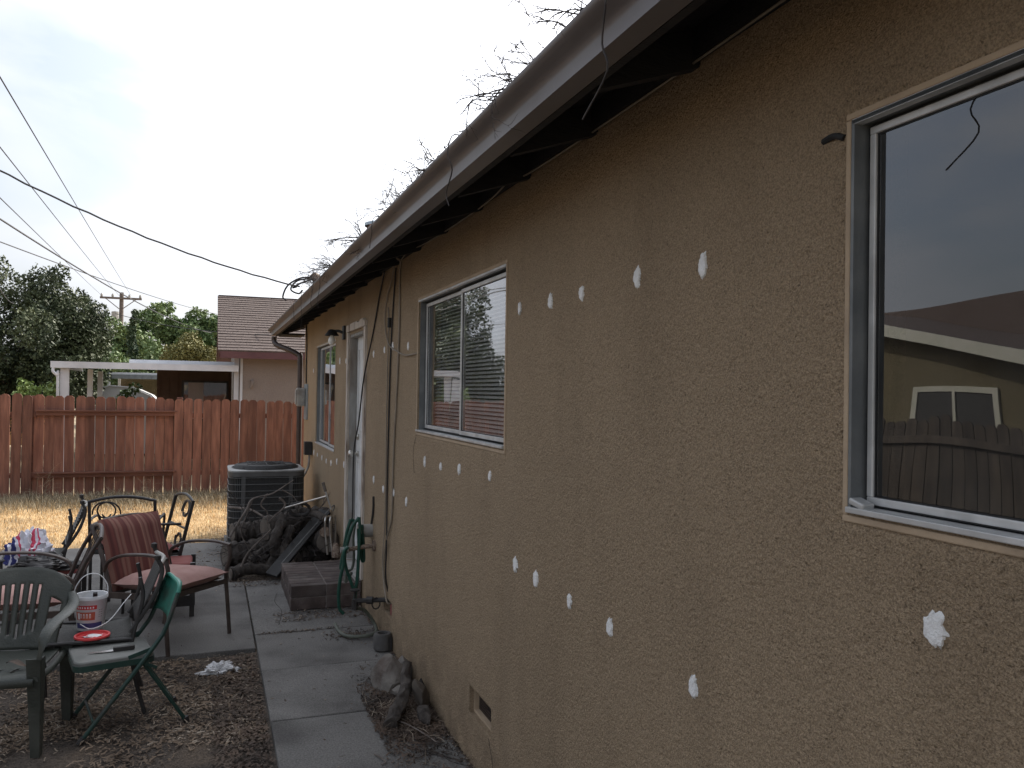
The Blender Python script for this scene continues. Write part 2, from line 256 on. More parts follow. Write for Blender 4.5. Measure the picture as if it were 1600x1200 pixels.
M['leaf_mid'] = pm('mid_green_leaf', (0.07, 0.125, 0.04), (0.19, 0.25, 0.10), 0.8, 0.6, spec=0.4)
M['leaf_cyp'] = pm('cypress_leaf', (0.02, 0.045, 0.018), (0.05, 0.08, 0.03), 2, 0.7)
M['leaf_olive'] = pm('yellow_olive_leaf', (0.10, 0.10, 0.022), (0.21, 0.19, 0.06), 2, 0.7)
M['leaf_bright'] = pm('bright_leaf', (0.13, 0.2, 0.05), (0.22, 0.3, 0.09), 2, 0.6)
M['shedwhite'] = pm('white_metal_shed', (0.5, 0.5, 0.5), (0.58, 0.58, 0.58), 2, 0.5)
M['yard'] = pm('far_yard', (0.2, 0.16, 0.1), (0.3, 0.24, 0.15), 0.6, 1.0)

def cushion_mat():
    mt = bpy.data.materials.new('striped_cushion'); mt.use_nodes = True; t = mt.node_tree; b = t.nodes['Principled BSDF']; l = t.links.new
    b.inputs['Roughness'].default_value = 0.95
    tcn = t.nodes.new('ShaderNodeTexCoord'); sp = t.nodes.new('ShaderNodeSeparateXYZ'); l(tcn.outputs['Object'], sp.inputs[0])
    cb = t.nodes.new('ShaderNodeCombineXYZ'); l(sp.outputs['X'], cb.inputs[0])
    n = t.nodes.new('ShaderNodeTexNoise'); n.inputs['Scale'].default_value = 55; n.inputs['Detail'].default_value = 3; l(cb.outputs[0], n.inputs['Vector'])
    mod = t.nodes.new('ShaderNodeMath'); mod.operation = 'PINGPONG'; mod.inputs[1].default_value = 0.055; l(sp.outputs['X'], mod.inputs[0])
    r = t.nodes.new('ShaderNodeValToRGB'); e = r.color_ramp.elements
    e[0].position = 0.0; e[0].color = (0.125, 0.04, 0.035, 1); e[1].position = 0.055; e[1].color = (0.125, 0.04, 0.035, 1)
    for ps, c in ((0.024, (0.125, 0.04, 0.035, 1)), (0.03, (0.215, 0.11, 0.085, 1)), (0.046, (0.19, 0.09, 0.072, 1))):
        q = e.new(ps); q.color = c
    ad = t.nodes.new('ShaderNodeMath'); ad.operation = 'MULTIPLY_ADD'; ad.inputs[1].default_value = 0.02; l(n.outputs['Fac'], ad.inputs[0])
    l(mod.outputs[0], ad.inputs[2]); sb = t.nodes.new('ShaderNodeMath'); sb.operation = 'SUBTRACT'; sb.inputs[1].default_value = 0.01; l(ad.outputs[0], sb.inputs[0])
    l(sb.outputs[0], r.inputs[0])
    rr = t.nodes.new('ShaderNodeValToRGB'); rr.color_ramp.elements[0].position = 0.4; rr.color_ramp.elements[1].position = 0.6
    rr.color_ramp.elements[0].color = (0.8, 0.8, 0.8, 1); rr.color_ramp.elements[1].color = (1.25, 1.25, 1.2, 1); l(n.outputs['Fac'], rr.inputs[0])
    mm = t.nodes.new('ShaderNodeMix'); mm.data_type = 'RGBA'; mm.blend_type = 'MULTIPLY'; mm.inputs['Factor'].default_value = 1
    l(r.outputs[0], mm.inputs['A']); l(rr.outputs[0], mm.inputs['B']); l(mm.outputs['Result'], b.inputs['Base Color'])
    return mt
M['stripe'] = cushion_mat()

def towel_mat():
    mt = bpy.data.materials.new('printed_cloth'); mt.use_nodes = True; t = mt.node_tree; b = t.nodes['Principled BSDF']; l = t.links.new
    b.inputs['Roughness'].default_value = 0.95
    tcn = t.nodes.new('ShaderNodeTexCoord'); sp = t.nodes.new('ShaderNodeSeparateXYZ'); l(tcn.outputs['Object'], sp.inputs[0])
    n = t.nodes.new('ShaderNodeTexNoise'); n.inputs['Scale'].default_value = 9; l(tcn.outputs['Object'], n.inputs['Vector'])
    ad = t.nodes.new('ShaderNodeMath'); ad.operation = 'MULTIPLY_ADD'; ad.inputs[1].default_value = 0.12; l(n.outputs['Fac'], ad.inputs[0]); l(sp.outputs['X'], ad.inputs[2])
    mr = t.nodes.new('ShaderNodeMapRange'); mr.inputs['From Min'].default_value = -0.14; mr.inputs['From Max'].default_value = 0.26; l(ad.outputs[0], mr.inputs['Value'])
    r = t.nodes.new('ShaderNodeValToRGB'); r.color_ramp.interpolation = 'CONSTANT'; e = r.color_ramp.elements
    wh, nv, rd = (0.66, 0.66, 0.72, 1), (0.035, 0.04, 0.16, 1), (0.55, 0.07, 0.13, 1)
    e[0].position = 0; e[0].color = nv; e[1].position = 0.2; e[1].color = wh
    for ps, c in ((0.26, nv), (0.34, wh), (0.38, rd), (0.41, wh), (0.57, rd), (0.62, wh), (0.66, rd), (0.69, wh)):
        q = e.new(ps); q.color = c
    l(mr.outputs[0], r.inputs[0]); l(r.outputs[0], b.inputs['Base Color']); return mt
M['towel'] = towel_mat()

# ------------------------------------------------------------------ object helpers
def tag(o, label=None, cat=None, group=None, kind=None):
    if label: o['label'] = label
    if cat: o['category'] = cat
    if group: o['group'] = group
    if kind: o['kind'] = kind
    return o
def empty(name, loc, rz=0.0, label=None, cat=None, group=None, kind=None):
    o = bpy.data.objects.new(name, None); COL.objects.link(o); o.location = loc; o.rotation_euler = (0, 0, rz)
    o.empty_display_size = 0.1; bpy.context.view_layer.update()
    return tag(o, label, cat, group, kind)
class MB:
    def __init__(s): s.v = []; s.f = []
    def add(s, vs, fs):
        k = len(s.v); s.v += [Vector(p) for p in vs]; s.f += [[k + i for i in f] for f in fs]; return s
    def box(s, c, d, rot=None, bev=0.0, tap=1.0):
        hx, hy, hz = d[0] / 2, d[1] / 2, d[2] / 2; c = Vector(c)
        vs = []
        for z in (-1, 1):
            k = tap if z > 0 else 1.0
            for x, y in ((-1, -1), (1, -1), (1, 1), (-1, 1)): vs.append(Vector((x * hx * k, y * hy * k, z * hz)))
        if rot is not None: vs = [rot @ p for p in vs]
        return s.add([c + p for p in vs], [(3, 2, 1, 0), (4, 5, 6, 7), (0, 1, 5, 4), (1, 2, 6, 5), (2, 3, 7, 6), (3, 0, 4, 7)])
    def tube(s, pts, r, n=8, flat=1.0, cap=True, up=None, close=False):
        pts = [Vector(p) for p in pts]; m_ = len(pts)
        rs = r if isinstance(r, (list, tuple)) else [r] * m_
        vs = []; nrm = None
        for i, p in enumerate(pts):
            a = pts[(i - 1) % m_] if (i > 0 or close) else p; b = pts[(i + 1) % m_] if (i < m_ - 1 or close) else p
            t = (b - a)
            if t.length < 1e-9: t = Vector((0, 0, 1))
            t.normalize()
            if up is not None:
                nrm = Vector(up) - t * t.dot(Vector(up))
                if nrm.length < 1e-4: nrm = t.orthogonal()
            elif nrm is None: nrm = t.orthogonal()
            else: nrm = nrm - t * nrm.dot(t)
            if nrm.length < 1e-6: nrm = t.orthogonal()
            nrm.normalize(); bn = t.cross(nrm)
            for k in range(n):
                an = 2 * math.pi * (k + 0.5) / n
                vs.append(p + nrm * math.cos(an) * rs[i] * flat + bn * math.sin(an) * rs[i])
        fs = []
        for i in range(m_ if close else m_ - 1):
            j = (i + 1) % m_
            for k in range(n): fs.append((i * n + k, i * n + (k + 1) % n, j * n + (k + 1) % n, j * n + k))
        if cap and not close: fs.append(tuple(range(n - 1, -1, -1))); fs.append(tuple((m_ - 1) * n + k for k in range(n)))
        return s.add(vs, fs)
    def bar(s, a, b, w, h, up=(0, 0, 1)):      # rectangular bar
        a, b = Vector(a), Vector(b); t = (b - a).normalized(); u = Vector(up) - t * t.dot(Vector(up))
        if u.length < 1e-4: u = t.orthogonal()
        u.normalize(); q = t.cross(u)
        vs = [p + q * x * w / 2 + u * y * h / 2 for p in (a, b) for x, y in ((-1, -1), (1, -1), (1, 1), (-1, 1))]
        return s.add(vs, [(3, 2, 1, 0), (4, 5, 6, 7), (0, 1, 5, 4), (1, 2, 6, 5), (2, 3, 7, 6), (3, 0, 4, 7)])
    def prism(s, prof, axis, a, b):            # closed profile extruded along an axis (0,1,2)
        n = len(prof); vs = []
        for t in (a, b):
            for (u, v) in prof:
                p = [0, 0, 0]; o = [i for i in range(3) if i != axis]; p[axis] = t; p[o[0]] = u; p[o[1]] = v; vs.append(p)
        fs = [tuple(range(n)), tuple(range(2 * n - 1, n - 1, -1))] + [(i, n + i, n + (i + 1) % n, (i + 1) % n) for i in range(n)]
        return s.add(vs, fs)
    def lathe(s, prof, c=(0, 0, 0), n=20, sx=1, sy=1):
        c = Vector(c); vs = []
        for (r, z) in prof:
            for k in range(n): a = 2 * math.pi * k / n; vs.append(c + Vector((r * math.cos(a) * sx, r * math.sin(a) * sy, z)))
        fs = []
        for i in range(len(prof) - 1):
            for k in range(n): fs.append((i * n + k, i * n + (k + 1) % n, (i + 1) * n + (k + 1) % n, (i + 1) * n + k))
        return s.add(vs, fs)
    def grid(s, f, nu, nv, skip=None):
        vs = [Vector(f(i / nu, j / nv)) for j in range(nv + 1) for i in range(nu + 1)]
        fs = [(j * (nu + 1) + i, j * (nu + 1) + i + 1, (j + 1) * (nu + 1) + i + 1, (j + 1) * (nu + 1) + i) for j in range(nv) for i in range(nu) if not (skip and skip(i, j))]
        return s.add(vs, fs)
    def xf(s, mt):
        s.v = [mt @ p for p in s.v]; return s
    def build(s, name, mat, parent=None, world=False, smooth=False, origin=None, solid=0.0, bevel=0.0, sub=0, kind=None, fixn=True, label=None):
        vs = s.v
        loc = Vector((0, 0, 0))
        if parent is not None and world:
            pm_ = parent_world(parent).inverted(); vs = [pm_ @ p for p in vs]
        if parent is None:
            if origin is None:
                xs = [p.x for p in vs]; ys = [p.y for p in vs]; zs = [p.z for p in vs]
                origin = ((min(xs) + max(xs)) / 2, (min(ys) + max(ys)) / 2, min(zs))
            loc = Vector(origin); vs = [p - loc for p in vs]
        me = bpy.data.meshes.new(name); me.from_pydata([tuple(p) for p in vs], [], s.f); me.validate()
        if fixn:
            bm = bmesh.new(); bm.from_mesh(me); bmesh.ops.recalc_face_normals(bm, faces=bm.faces)
            if smooth:
                for f in bm.faces: f.smooth = True
                for e in bm.edges:
                    if len(e.link_faces) == 2 and e.calc_face_angle(0) > R(42): e.smooth = False
            bm.to_mesh(me); bm.free()
        me.materials.append(M[mat] if isinstance(mat, str) else mat)
        o = bpy.data.objects.new(name, me); COL.objects.link(o); o.location = loc
        if parent is not None: o.parent = parent
        if solid: md = o.modifiers.new('solid', 'SOLIDIFY'); md.thickness = solid; md.offset = 0
        if bevel: md = o.modifiers.new('bevel', 'BEVEL'); md.width = bevel; md.segments = 2; md.limit_method = 'ANGLE'
        if sub: md = o.modifiers.new('sub', 'SUBSURF'); md.levels = sub; md.render_levels = sub
        if kind: o['kind'] = kind
        if label: o['label'] = label
        return o
def parent_world(o):
    mt = Matrix.LocRotScale(o.location, o.rotation_euler, o.scale)
    return parent_world(o.parent) @ mt if o.parent else mt
def inst(src, parent=None, loc=None, rot=None, scale=None):
    c = src.copy(); COL.objects.link(c)
    if parent is not None: c.parent = parent
    if loc is not None: c.location = loc
    if rot is not None: c.rotation_euler = rot
    if scale is not None: c.scale = scale
    return c
def struct(name, mb, mat, **k): return tag(mb.build(name, mat, **k), kind='structure')
def curve(pts, n=8):                         # Catmull-Rom through points
    P = [Vector(p) for p in pts]; P = [P[0] * 2 - P[1]] + P + [P[-1] * 2 - P[-2]]; o = []
    for i in range(1, len(P) - 2):
        for k in range(n):
            t = k / n; a, b, c, d = P[i - 1], P[i], P[i + 1], P[i + 2]
            o.append(0.5 * ((2 * b) + (c - a) * t + (2 * a - 5 * b + 4 * c - d) * t * t + (-a + 3 * b - 3 * c + d) * t ** 3))
    o.append(P[-2]); return o
def at(px, py, y):                           # real place of something seen in direction (px,py) standing y metres ahead
    q = AX_R * ((px - 800) / 1294) - AX_U * ((py - 600) / 1294) + AX_F; return CAM + q * (y / q.y)
def atx(px, py, x):
    q = AX_R * ((px - 800) / 1294) - AX_U * ((py - 600) / 1294) + AX_F; return CAM + q * ((x - CAM.x) / q.x)
def npmesh(name, verts, faces, mat, parent=None, kind='stuff', label=None, cat=None):
    me = bpy.data.meshes.new(name); n = len(verts); me.vertices.add(n); me.vertices.foreach_set('co', np.asarray(verts, dtype=np.float32).ravel())
    fc = np.asarray(faces, dtype=np.int32); k = fc.shape[1]
    me.loops.add(fc.size); me.loops.foreach_set('vertex_index', fc.ravel()); me.polygons.add(len(fc))
    me.polygons.foreach_set('loop_start', np.arange(0, fc.size, k, dtype=np.int32)); me.polygons.foreach_set('loop_total', np.full(len(fc), k, dtype=np.int32))
    me.update(calc_edges=True); me.materials.append(M[mat]); o = bpy.data.objects.new(name, me); COL.objects.link(o)
    if parent is not None: o.parent = parent
    return tag(o, label, cat, None, kind)
def blades(name, P, H, Wd, lean, mat, seed=1, **k):   # upright-ish grass blades: narrow triangles pairs
    g = np.random.default_rng(seed); n = len(P); a = g.uniform(0, 2 * np.pi, n); d = np.stack([np.cos(a), np.sin(a), np.zeros(n)], 1)
    s = np.stack([-np.sin(a), np.cos(a), np.zeros(n)], 1); H = H[:, None]; ln = (lean * g.uniform(0.2, 1.3, n))[:, None]; w = Wd * g.uniform(.6, 1.3, n)[:, None]
    z = np.array([[0, 0, 1.0]]); mid = P + z * H * 0.55 + d * ln * H * 0.35; tip = P + z * H * (1 - 0.3 * ln) + d * ln * H
    V = np.stack([P - s * w, P + s * w, mid + s * w * 0.7, mid - s * w * 0.7, tip - s * w * .12, tip + s * w * .12], 1).reshape(-1, 3)
    b = np.arange(n)[:, None] * 6; F = np.concatenate([b + [0, 1, 2, 3], b + [3, 2, 5, 4]], 0)
    return npmesh(name, V, F, mat, **k)
def slivers(name, P, Ln, Wd, mat, seed=1, tilt=0.35, **k):    # chips and straws lying about: bent two-quad strips
    g = np.random.default_rng(seed); n = len(P); a = g.uniform(0, 2 * np.pi, n); t = g.normal(0, tilt, n)
    d = np.stack([np.cos(a) * np.cos(t), np.sin(a) * np.cos(t), np.abs(np.sin(t))], 1); s = np.stack([-np.sin(a), np.cos(a), g.normal(0, .35, n)], 1)
    Ln = Ln[:, None] / 2; w = (Wd if hasattr(Wd, '__len__') else np.full(n, Wd))[:, None] / 2
    bend = np.stack([np.zeros(n), np.zeros(n), g.uniform(0, .35, n)], 1) * Ln + s * g.normal(0, .25, n)[:, None] * Ln
    A = P - d * Ln * np.array([1, 1, 0.2]); B = P + bend; C_ = P + d * Ln
    V = np.stack([A - s * w, A + s * w, B + s * w, B - s * w, C_ - s * w * .6, C_ + s * w * .6], 1).reshape(-1, 3)
    b = np.arange(n)[:, None] * 6; F = np.concatenate([b + [0, 1, 2, 3], b + [3, 2, 5, 4]], 0)
    return npmesh(name, V, F, mat, **k)
def pack(a): return np.asarray(a, dtype=np.float64)

# ================================================================== GROUND
def wob(x, y, s=1.0): return noise.noise(Vector((x * s, y * s, 3.7)))
g = MB().grid(lambda u, v: (-300 + 600 * u, -300 + 600 * v, -0.06), 4, 4); struct('ground', g, 'yard', origin=(0, 0, -0.06))
g = MB().grid(lambda u, v: (-6.3 + 5.6 * u, -4 + 14.4 * v, -0.035 + 0.012 * wob(-6 + 5.6 * u, 14.4 * v, 2.2)), 60, 140)
struct('dirt_bed', g, 'dirt', origin=(0, 0, 0), smooth=True)
g = MB().grid(lambda u, v: (-6.3 + 18 * u, 10.02 + 5.6 * v, -0.028 + 0.014 * wob(-6 + 18 * u, 5.6 * v, 1.6)), 120, 50)
struct('dry_lawn', g, 'drysoil', origin=(0, 0, 0), smooth=True)
g = MB().grid(lambda u, v: (-1.15 + 1.15 * u, 7.75 + 2.6 * v, -0.012 + 0.012 * wob(u * 2, v * 5, 2)), 20, 40)
struct('soil_strip', g, 'dirt', origin=(0, 0, 0), smooth=True)

g = MB().grid(lambda u, v: (-6.3 + 12 * u, 12.9 + 2.1 * v, -0.062 + .048 * v + 0.045 * wob(-6 + 12 * u, 3 * v, 1.9) + .02 * wob(12 * u, 3 * v, 7)), 160, 40)
struct('fence_soil', g, 'fencesoil', origin=(0, 0, 0), smooth=True)
walk = struct('sidewalk', MB().box((-0.435, 2.2, -0.07), (0.86, 8.0, 0.06)), 'joint', origin=(0, 0, -0.1))
def slab(parent, x0, x1, y0, y1, dz=0.0):
    gp = 0.004
    b = MB().box(((x0 + x1) / 2, (y0 + y1) / 2, -0.045 + dz), (x1 - x0 - gp * 2, y1 - y0 - gp * 2, 0.09))
    c = b.build('concrete_slab', 'concrete', parent, world=True, bevel=0.006); return c
ys = [-1.4, -0.55, 0.3, 1.15, 2.0, 2.85, 3.7, 4.555, 5.395, 6.2]
for i in range(len(ys) - 1): slab(walk, -0.865, 0.0, ys[i], ys[i + 1], rnd.uniform(-.003, .003))
patio = struct('patio', MB().box((-2.3, 7.95, -0.075), (4.3, 4.1, 0.05)), 'joint', origin=(0, 0, -0.1))
slab(patio, -2.6, -0.868, 5.87, 7.95); slab(patio, -4.4, -2.6, 5.87, 7.95, .002); slab(patio, -2.6, -1.0, 7.95, 10.05, .003); slab(patio, -4.4, -2.6, 7.95, 10.05)
slab(walk, -0.865, 0.0, 6.2, 7.95, -.002)

for P in ([(-.14, 3.52, .0012), (-.25, 3.47, .0012), (-.33, 3.40, .0012), (-.44, 3.37, .0012), (-.55, 3.29, .0012)], [(-.02, 3.72, .0012), (-.09, 3.80, .0012), (-.13, 3.92, .0012), (-.24, 3.99, .0012)], [(-.62, 7.4, .0012), (-.66, 7.1, .0012), (-.63, 6.8, .0012), (-.68, 6.4, .0012)]):
    MB().tube(curve(P, 5), .0014, 4).build('crack', 'joint', walk, world=True)
# ================================================================== THE STUCCO HOUSE
house = empty('stucco_house', (0, 0, 0), 0, 'tan stucco house with low eaves, gutter and white spackle patches along its wall', 'house')
Y0, Y1, ZT = -4.0, 11.42, 2.68
WN = (-0.45, 1.315, 1.525, 2.305); WM = (3.36, 4.955, 1.51, 2.31); WF = (8.49, 10.06, 1.13, 2.27); DR = (6.79, 7.61, 0.2, 2.26)
V1 = (3.48, 3.80, 0.225, 0.352); V2 = (5.60, 5.87, 0.195, 0.30)
OPEN = [WN, WM, WF, DR, V1, V2]
def wall_shell(y0, y1, zt, opens, th=0.14, x=0.0):
    b = MB(); yy = sorted({y0, y1} | {o[0] for o in opens} | {o[1] for o in opens}); zz = sorted({-0.15, zt} | {o[2] for o in opens} | {o[3] for o in opens})
    for i in range(len(yy) - 1):
        for j in range(len(zz) - 1):
            cy, cz = (yy[i] + yy[i + 1]) / 2, (zz[j] + zz[j + 1]) / 2
            if any(o[0] < cy < o[1] and o[2] < cz < o[3] for o in opens): continue
            b.add([(x, yy[i], zz[j]), (x, yy[i + 1], zz[j]), (x, yy[i + 1], zz[j + 1]), (x, yy[i], zz[j + 1])], [(0, 3, 2, 1)])
            b.add([(x + th, yy[i], zz[j]), (x + th, yy[i + 1], zz[j]), (x + th, yy[i + 1], zz[j + 1]), (x + th, yy[i], zz[j + 1])], [(0, 1, 2, 3)])
    for (a, c, d, e) in opens:
        b.add([(x, a, d), (x, c, d), (x + th, c, d), (x + th, a, d)], [(0, 1, 2, 3)]); b.add([(x, a, e), (x, c, e), (x + th, c, e), (x + th, a, e)], [(3, 2, 1, 0)])
        b.add([(x, a, d), (x + th, a, d), (x + th, a, e), (x, a, e)], [(0, 1, 2, 3)]); b.add([(x, c, d), (x + th, c, d), (x + th, c, e), (x, c, e)], [(3, 2, 1, 0)])
    return b
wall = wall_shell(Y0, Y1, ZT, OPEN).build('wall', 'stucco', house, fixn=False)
def field(ny, nz, wl, seed, step):
    g = np.random.default_rng(seed); f = np.fft.rfft2(g.normal(size=(nz, ny))); ky = np.fft.rfftfreq(ny, step)[None, :]; kz = np.fft.fftfreq(nz, step)[:, None]
    k = np.sqrt(ky ** 2 + kz ** 2) * wl; f *= np.exp(-((k - 1) ** 2) / .35); q = np.fft.irfft2(f, s=(nz, ny)); return q / q.std()
def coat(y0, y1, z0, z1, step, holes, seed):
    ny, nz = int((y1 - y0) / step), int((z1 - z0) / step); Y = np.linspace(y0, y1, ny); Z = np.linspace(z0, z1, nz)
    a = field(ny, nz, .019, seed, step); b = field(ny, nz, .010, seed + 1, step); c = field(ny, nz, .09, seed + 2, step)
    h = .62 * a + .42 * b; h = np.where(h < -.7, -.7 + (h + .7) * 1.7, h); h = np.clip(h, -3, 2); d = .0030 + .00105 * h + .0004 * c
    YY, ZZ = np.meshgrid(Y, Z); e = np.clip((y1 - YY) / .25, 0, 1) * np.clip((YY - y0) / .02, 0, 1); keep = np.ones((nz - 1, ny - 1), bool)
    for (a0, a1, b0, b1) in holes:
        q = np.maximum(np.maximum(a0 - YY, YY - a1), np.maximum(b0 - ZZ, ZZ - b1)); e = np.minimum(e, np.clip(q / .008, 0, 1)); qc = (q[:-1, :-1] + q[1:, 1:]) / 2; keep &= qc > 0
    X = -.0004 - d * e; V = np.stack([X, YY, ZZ], -1).reshape(-1, 3); i = (np.arange(nz - 1)[:, None] * ny + np.arange(ny - 1)[None, :])[keep]
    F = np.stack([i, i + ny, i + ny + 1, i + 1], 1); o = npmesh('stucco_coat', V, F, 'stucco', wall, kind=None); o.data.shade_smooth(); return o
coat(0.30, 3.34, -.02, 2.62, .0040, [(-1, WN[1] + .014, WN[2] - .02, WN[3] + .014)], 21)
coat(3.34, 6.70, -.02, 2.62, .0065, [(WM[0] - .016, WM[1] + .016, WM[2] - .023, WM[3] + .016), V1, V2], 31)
for P in ([(-.0048, 3.50, .215), (-.0048, 3.44, .12), (-.0048, 3.47, .03)], [(-.0046, 4.96, 1.49), (-.0046, 5.03, 1.38), (-.0046, 5.0, 1.25)]):
    MB().tube(curve(P, 4), .0011, 4).build('hairline_crack', 'joint', wall)
ew = MB(); ridge_x, ridge_z, eave_z = 4.5, 4.19, 2.602
def roofz(x): return eave_z + (x + 0.36) * (ridge_z - eave_z) / (ridge_x + 0.36) if x <= ridge_x else ridge_z - (x - ridge_x) * (ridge_z - eave_z) / (ridge_x + 0.36)
for yy_ in ((Y1 - .14, Y1), (Y0, Y0 + .14)):
    ew.prism([(0.142, -0.15), (9.0, -0.15), (9.0, roofz(9.0) - .12), (ridge_x, ridge_z - .12), (0.142, roofz(0.142) - .12)], 1, *yy_)
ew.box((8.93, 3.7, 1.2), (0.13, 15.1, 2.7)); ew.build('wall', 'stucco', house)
inr = MB(); inr.box((3.0, 3.7, 1.3), (0.1, 15.1, 2.6)); inr.box((1.6, 3.7, 0.1), (2.9, 15.1, 0.1)); inr.box((1.6, 3.7, 2.58), (2.9, 15.1, 0.04))
for y in (2.4, 6.3, 8.2): inr.box((1.6, y, 1.3), (2.7, 0.1, 2.4))
inr.build('interior_wall', 'room', house)

# roof
def roof_slab(sgn):
    b = MB(); ex = -0.36 if sgn < 0 else 2 * ridge_x + 0.36
    b.prism([(ex, eave_z), (ridge_x, ridge_z), (ridge_x, ridge_z + 0.03), (ex, eave_z + 0.03)], 1, Y0 - .5, 12.03); return b
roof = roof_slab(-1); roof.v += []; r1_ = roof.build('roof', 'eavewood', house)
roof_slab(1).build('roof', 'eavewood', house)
sh = MB()
for k in range(34):
    xa = -0.40 + k * 0.145; xb = min(xa + 0.16, ridge_x); za = roofz(max(xa, -0.40)) + 0.045 + .0; zb = roofz(xb) + 0.034
    sh.prism([(xa, za - .012), (xb, zb - .004), (xb, zb), (xa, za)], 1, Y0 - .52, 12.06)
sh.build('shingle_course', 'shingle', r1_, kind='stuff')
raft = None
for i in range(27):
    y = -3.6 + i * 0.61
    if raft is None:
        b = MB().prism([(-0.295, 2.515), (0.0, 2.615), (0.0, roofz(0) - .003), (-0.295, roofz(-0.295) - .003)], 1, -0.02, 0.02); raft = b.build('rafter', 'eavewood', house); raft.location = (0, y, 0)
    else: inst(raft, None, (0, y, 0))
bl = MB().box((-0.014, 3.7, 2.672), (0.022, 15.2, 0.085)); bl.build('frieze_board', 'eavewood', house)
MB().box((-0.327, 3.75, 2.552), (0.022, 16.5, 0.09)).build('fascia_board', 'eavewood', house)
# rake boards on the far gable
MB().bar((-0.36, 12.03, 2.555), (ridge_x, 12.03, 4.15), 0.025, 0.13).build('barge_board', 'fascia', house)
MB().box((-0.15, 11.72, 2.50), (0.30, 0.58, 0.02)).build('soffit_board', 'eavewood', house)
# gutter
prof = [(-0.342, 2.596), (-0.342, 2.506), (-0.400, 2.506), (-0.401, 2.538), (-0.404, 2.546), (-0.411, 2.553), (-0.422, 2.559), (-0.435, 2.565), (-0.446, 2.571), (-0.451, 2.576), (-0.452, 2.585), (-0.442, 2.587),
        (-0.441, 2.577), (-0.430, 2.569), (-0.417, 2.562), (-0.406, 2.556), (-0.400, 2.547), (-0.397, 2.538), (-0.396, 2.510), (-0.346, 2.510), (-0.346, 2.596)]
gut = MB(); n = len(prof); segs = [(-4.2, -1.1), (-1.1, 1.95), (1.95, 5.0), (5.0, 8.05), (8.05, 12.06)]
gut.prism(prof, 1, -4.2, 12.06)
gutter = gut.build('gutter', 'gutter', house, smooth=True)
gc = MB(); gc.prism([(-0.342, 2.600), (-0.342, 2.507), (-0.399, 2.507), (-0.403, 2.54), (-0.42, 2.56), (-0.45, 2.58), (-0.45, 2.59)], 1, 12.06, 12.064); gc.build('end_cap', 'gutter', gutter)
dsp = curve([(-0.37, 11.86, 2.485), (-0.37, 11.86, 2.42), (-0.33, 11.78, 2.36), (-0.18, 11.6, 2.29), (-0.075, 11.5, 2.22), (-0.055, 11.47, 2.12), (-0.055, 11.47, 1.2), (-0.055, 11.47, 0.05)], 6)
MB().tube(dsp, 0.036, 10, up=(0, 1, 0)).build('downspout', 'downspout', house, smooth=True)

# windows
def ring(b, y0, y1, z0, z1, w, x0, x1):
    c = (x0 + x1) / 2; d = x1 - x0
    b.box((c, (y0 + y1) / 2, z1 - w / 2), (d, y1 - y0, w)); b.box((c, (y0 + y1) / 2, z0 + w / 2), (d, y1 - y0, w))
    b.box((c, y0 + w / 2, (z0 + z1) / 2), (d, w, z1 - z0 - 2 * w)); b.box((c, y1 - w / 2, (z0 + z1) / 2), (d, w, z1 - z0 - 2 * w)); return b
def window(o, mulls, glass, jamb='alu_dark', d0=0.014, sw=0.026, bl=None, ins=0.022):
    y0, y1, z0, z1 = o; e = 0.002
    f = ring(MB(), y0 + e, y1 - e, z0 + e, z1 - e, 0.008, d0 - .006, 0.075).build('window', jamb, house)
    ring(MB(), y0 + .0145, y1 - .0145, z0 + .0145, z1 - .0145, 0.012, d0 + .028, 0.07).build('gasket', 'gasket', f)
    ed = [y0 + ins] + mulls + [y1 - ins]
    for i in range(len(ed) - 1):
        dx = 0.0 if i % 2 == 0 else 0.014
        a, c = ed[i] - (0.008 if i else 0), ed[i + 1] + (0.008 if i < len(ed) - 2 else 0)
        ring(MB(), a, c, z0 + ins, z1 - ins, sw, d0 + .012 + dx, d0 + .026 + dx).build('sash', 'alu', f, bevel=0.002)
        ring(MB(), a + sw, c - sw, z0 + ins + sw, z1 - ins - sw, 0.003, d0 + .0175 + dx, d0 + .024 + dx).build('glazing_bead', 'gasket', f)
        MB().box((d0 + .021 + dx, (a + c) / 2, (z0 + z1) / 2), (0.003, c - a - 2 * sw - .008, z1 - z0 - 2 * ins - 2 * sw - .008)).build('pane', glass, f)
    MB().box((0.008, (y0 + y1) / 2, z0 + .006), (0.045, y1 - y0 - .006, 0.012)).build('sill', 'alu', f, bevel=0.002)
    MB().box((0.004, (y0 + y1) / 2, z1 - .006), (0.02, y1 - y0 - .006, 0.010)).build('head_flange', 'alu', f)
    return f
def trimring(o, w=0.014, mat='stucco_smooth'):
    y0, y1, z0, z1 = o
    ring(MB(), y0 - w, y1 + w, z0 - w * 1.4, z1 + w, w, -0.006, 0.004).build('window_surround', mat, house, bevel=0.003)
M['stucco_smooth'] = pm('smooth_tan_plaster', (0.42, 0.318, 0.215), (0.46, 0.35, 0.24), 12, 0.85, 0.3, 90, c3=(0.32, 0.24, 0.165), s3=6)
wn = window(WN, [0.30], 'glass_big', sw=0.015, d0=0.0, ins=0.017); trimring(WN)
wm = window(WM, [4.135], 'glass', sw=0.020); trimring(WM, 0.016)
wf = window(WF, [9.15], 'glass', sw=0.024); trimring(WF, 0.014)
MB().box((0.002, 1.285, 1.545), (0.03, 0.04, 0.014), Euler((0.25, 0, 0)).to_matrix()).build('latch', 'alu', wn, bevel=0.004)
MB().tube(curve([(-.004, 1.335, 2.275), (-.008, 1.36, 2.285), (-.004, 1.395, 2.283)], 3), .007, 6).build('caulk_smear', 'gasket', wn)
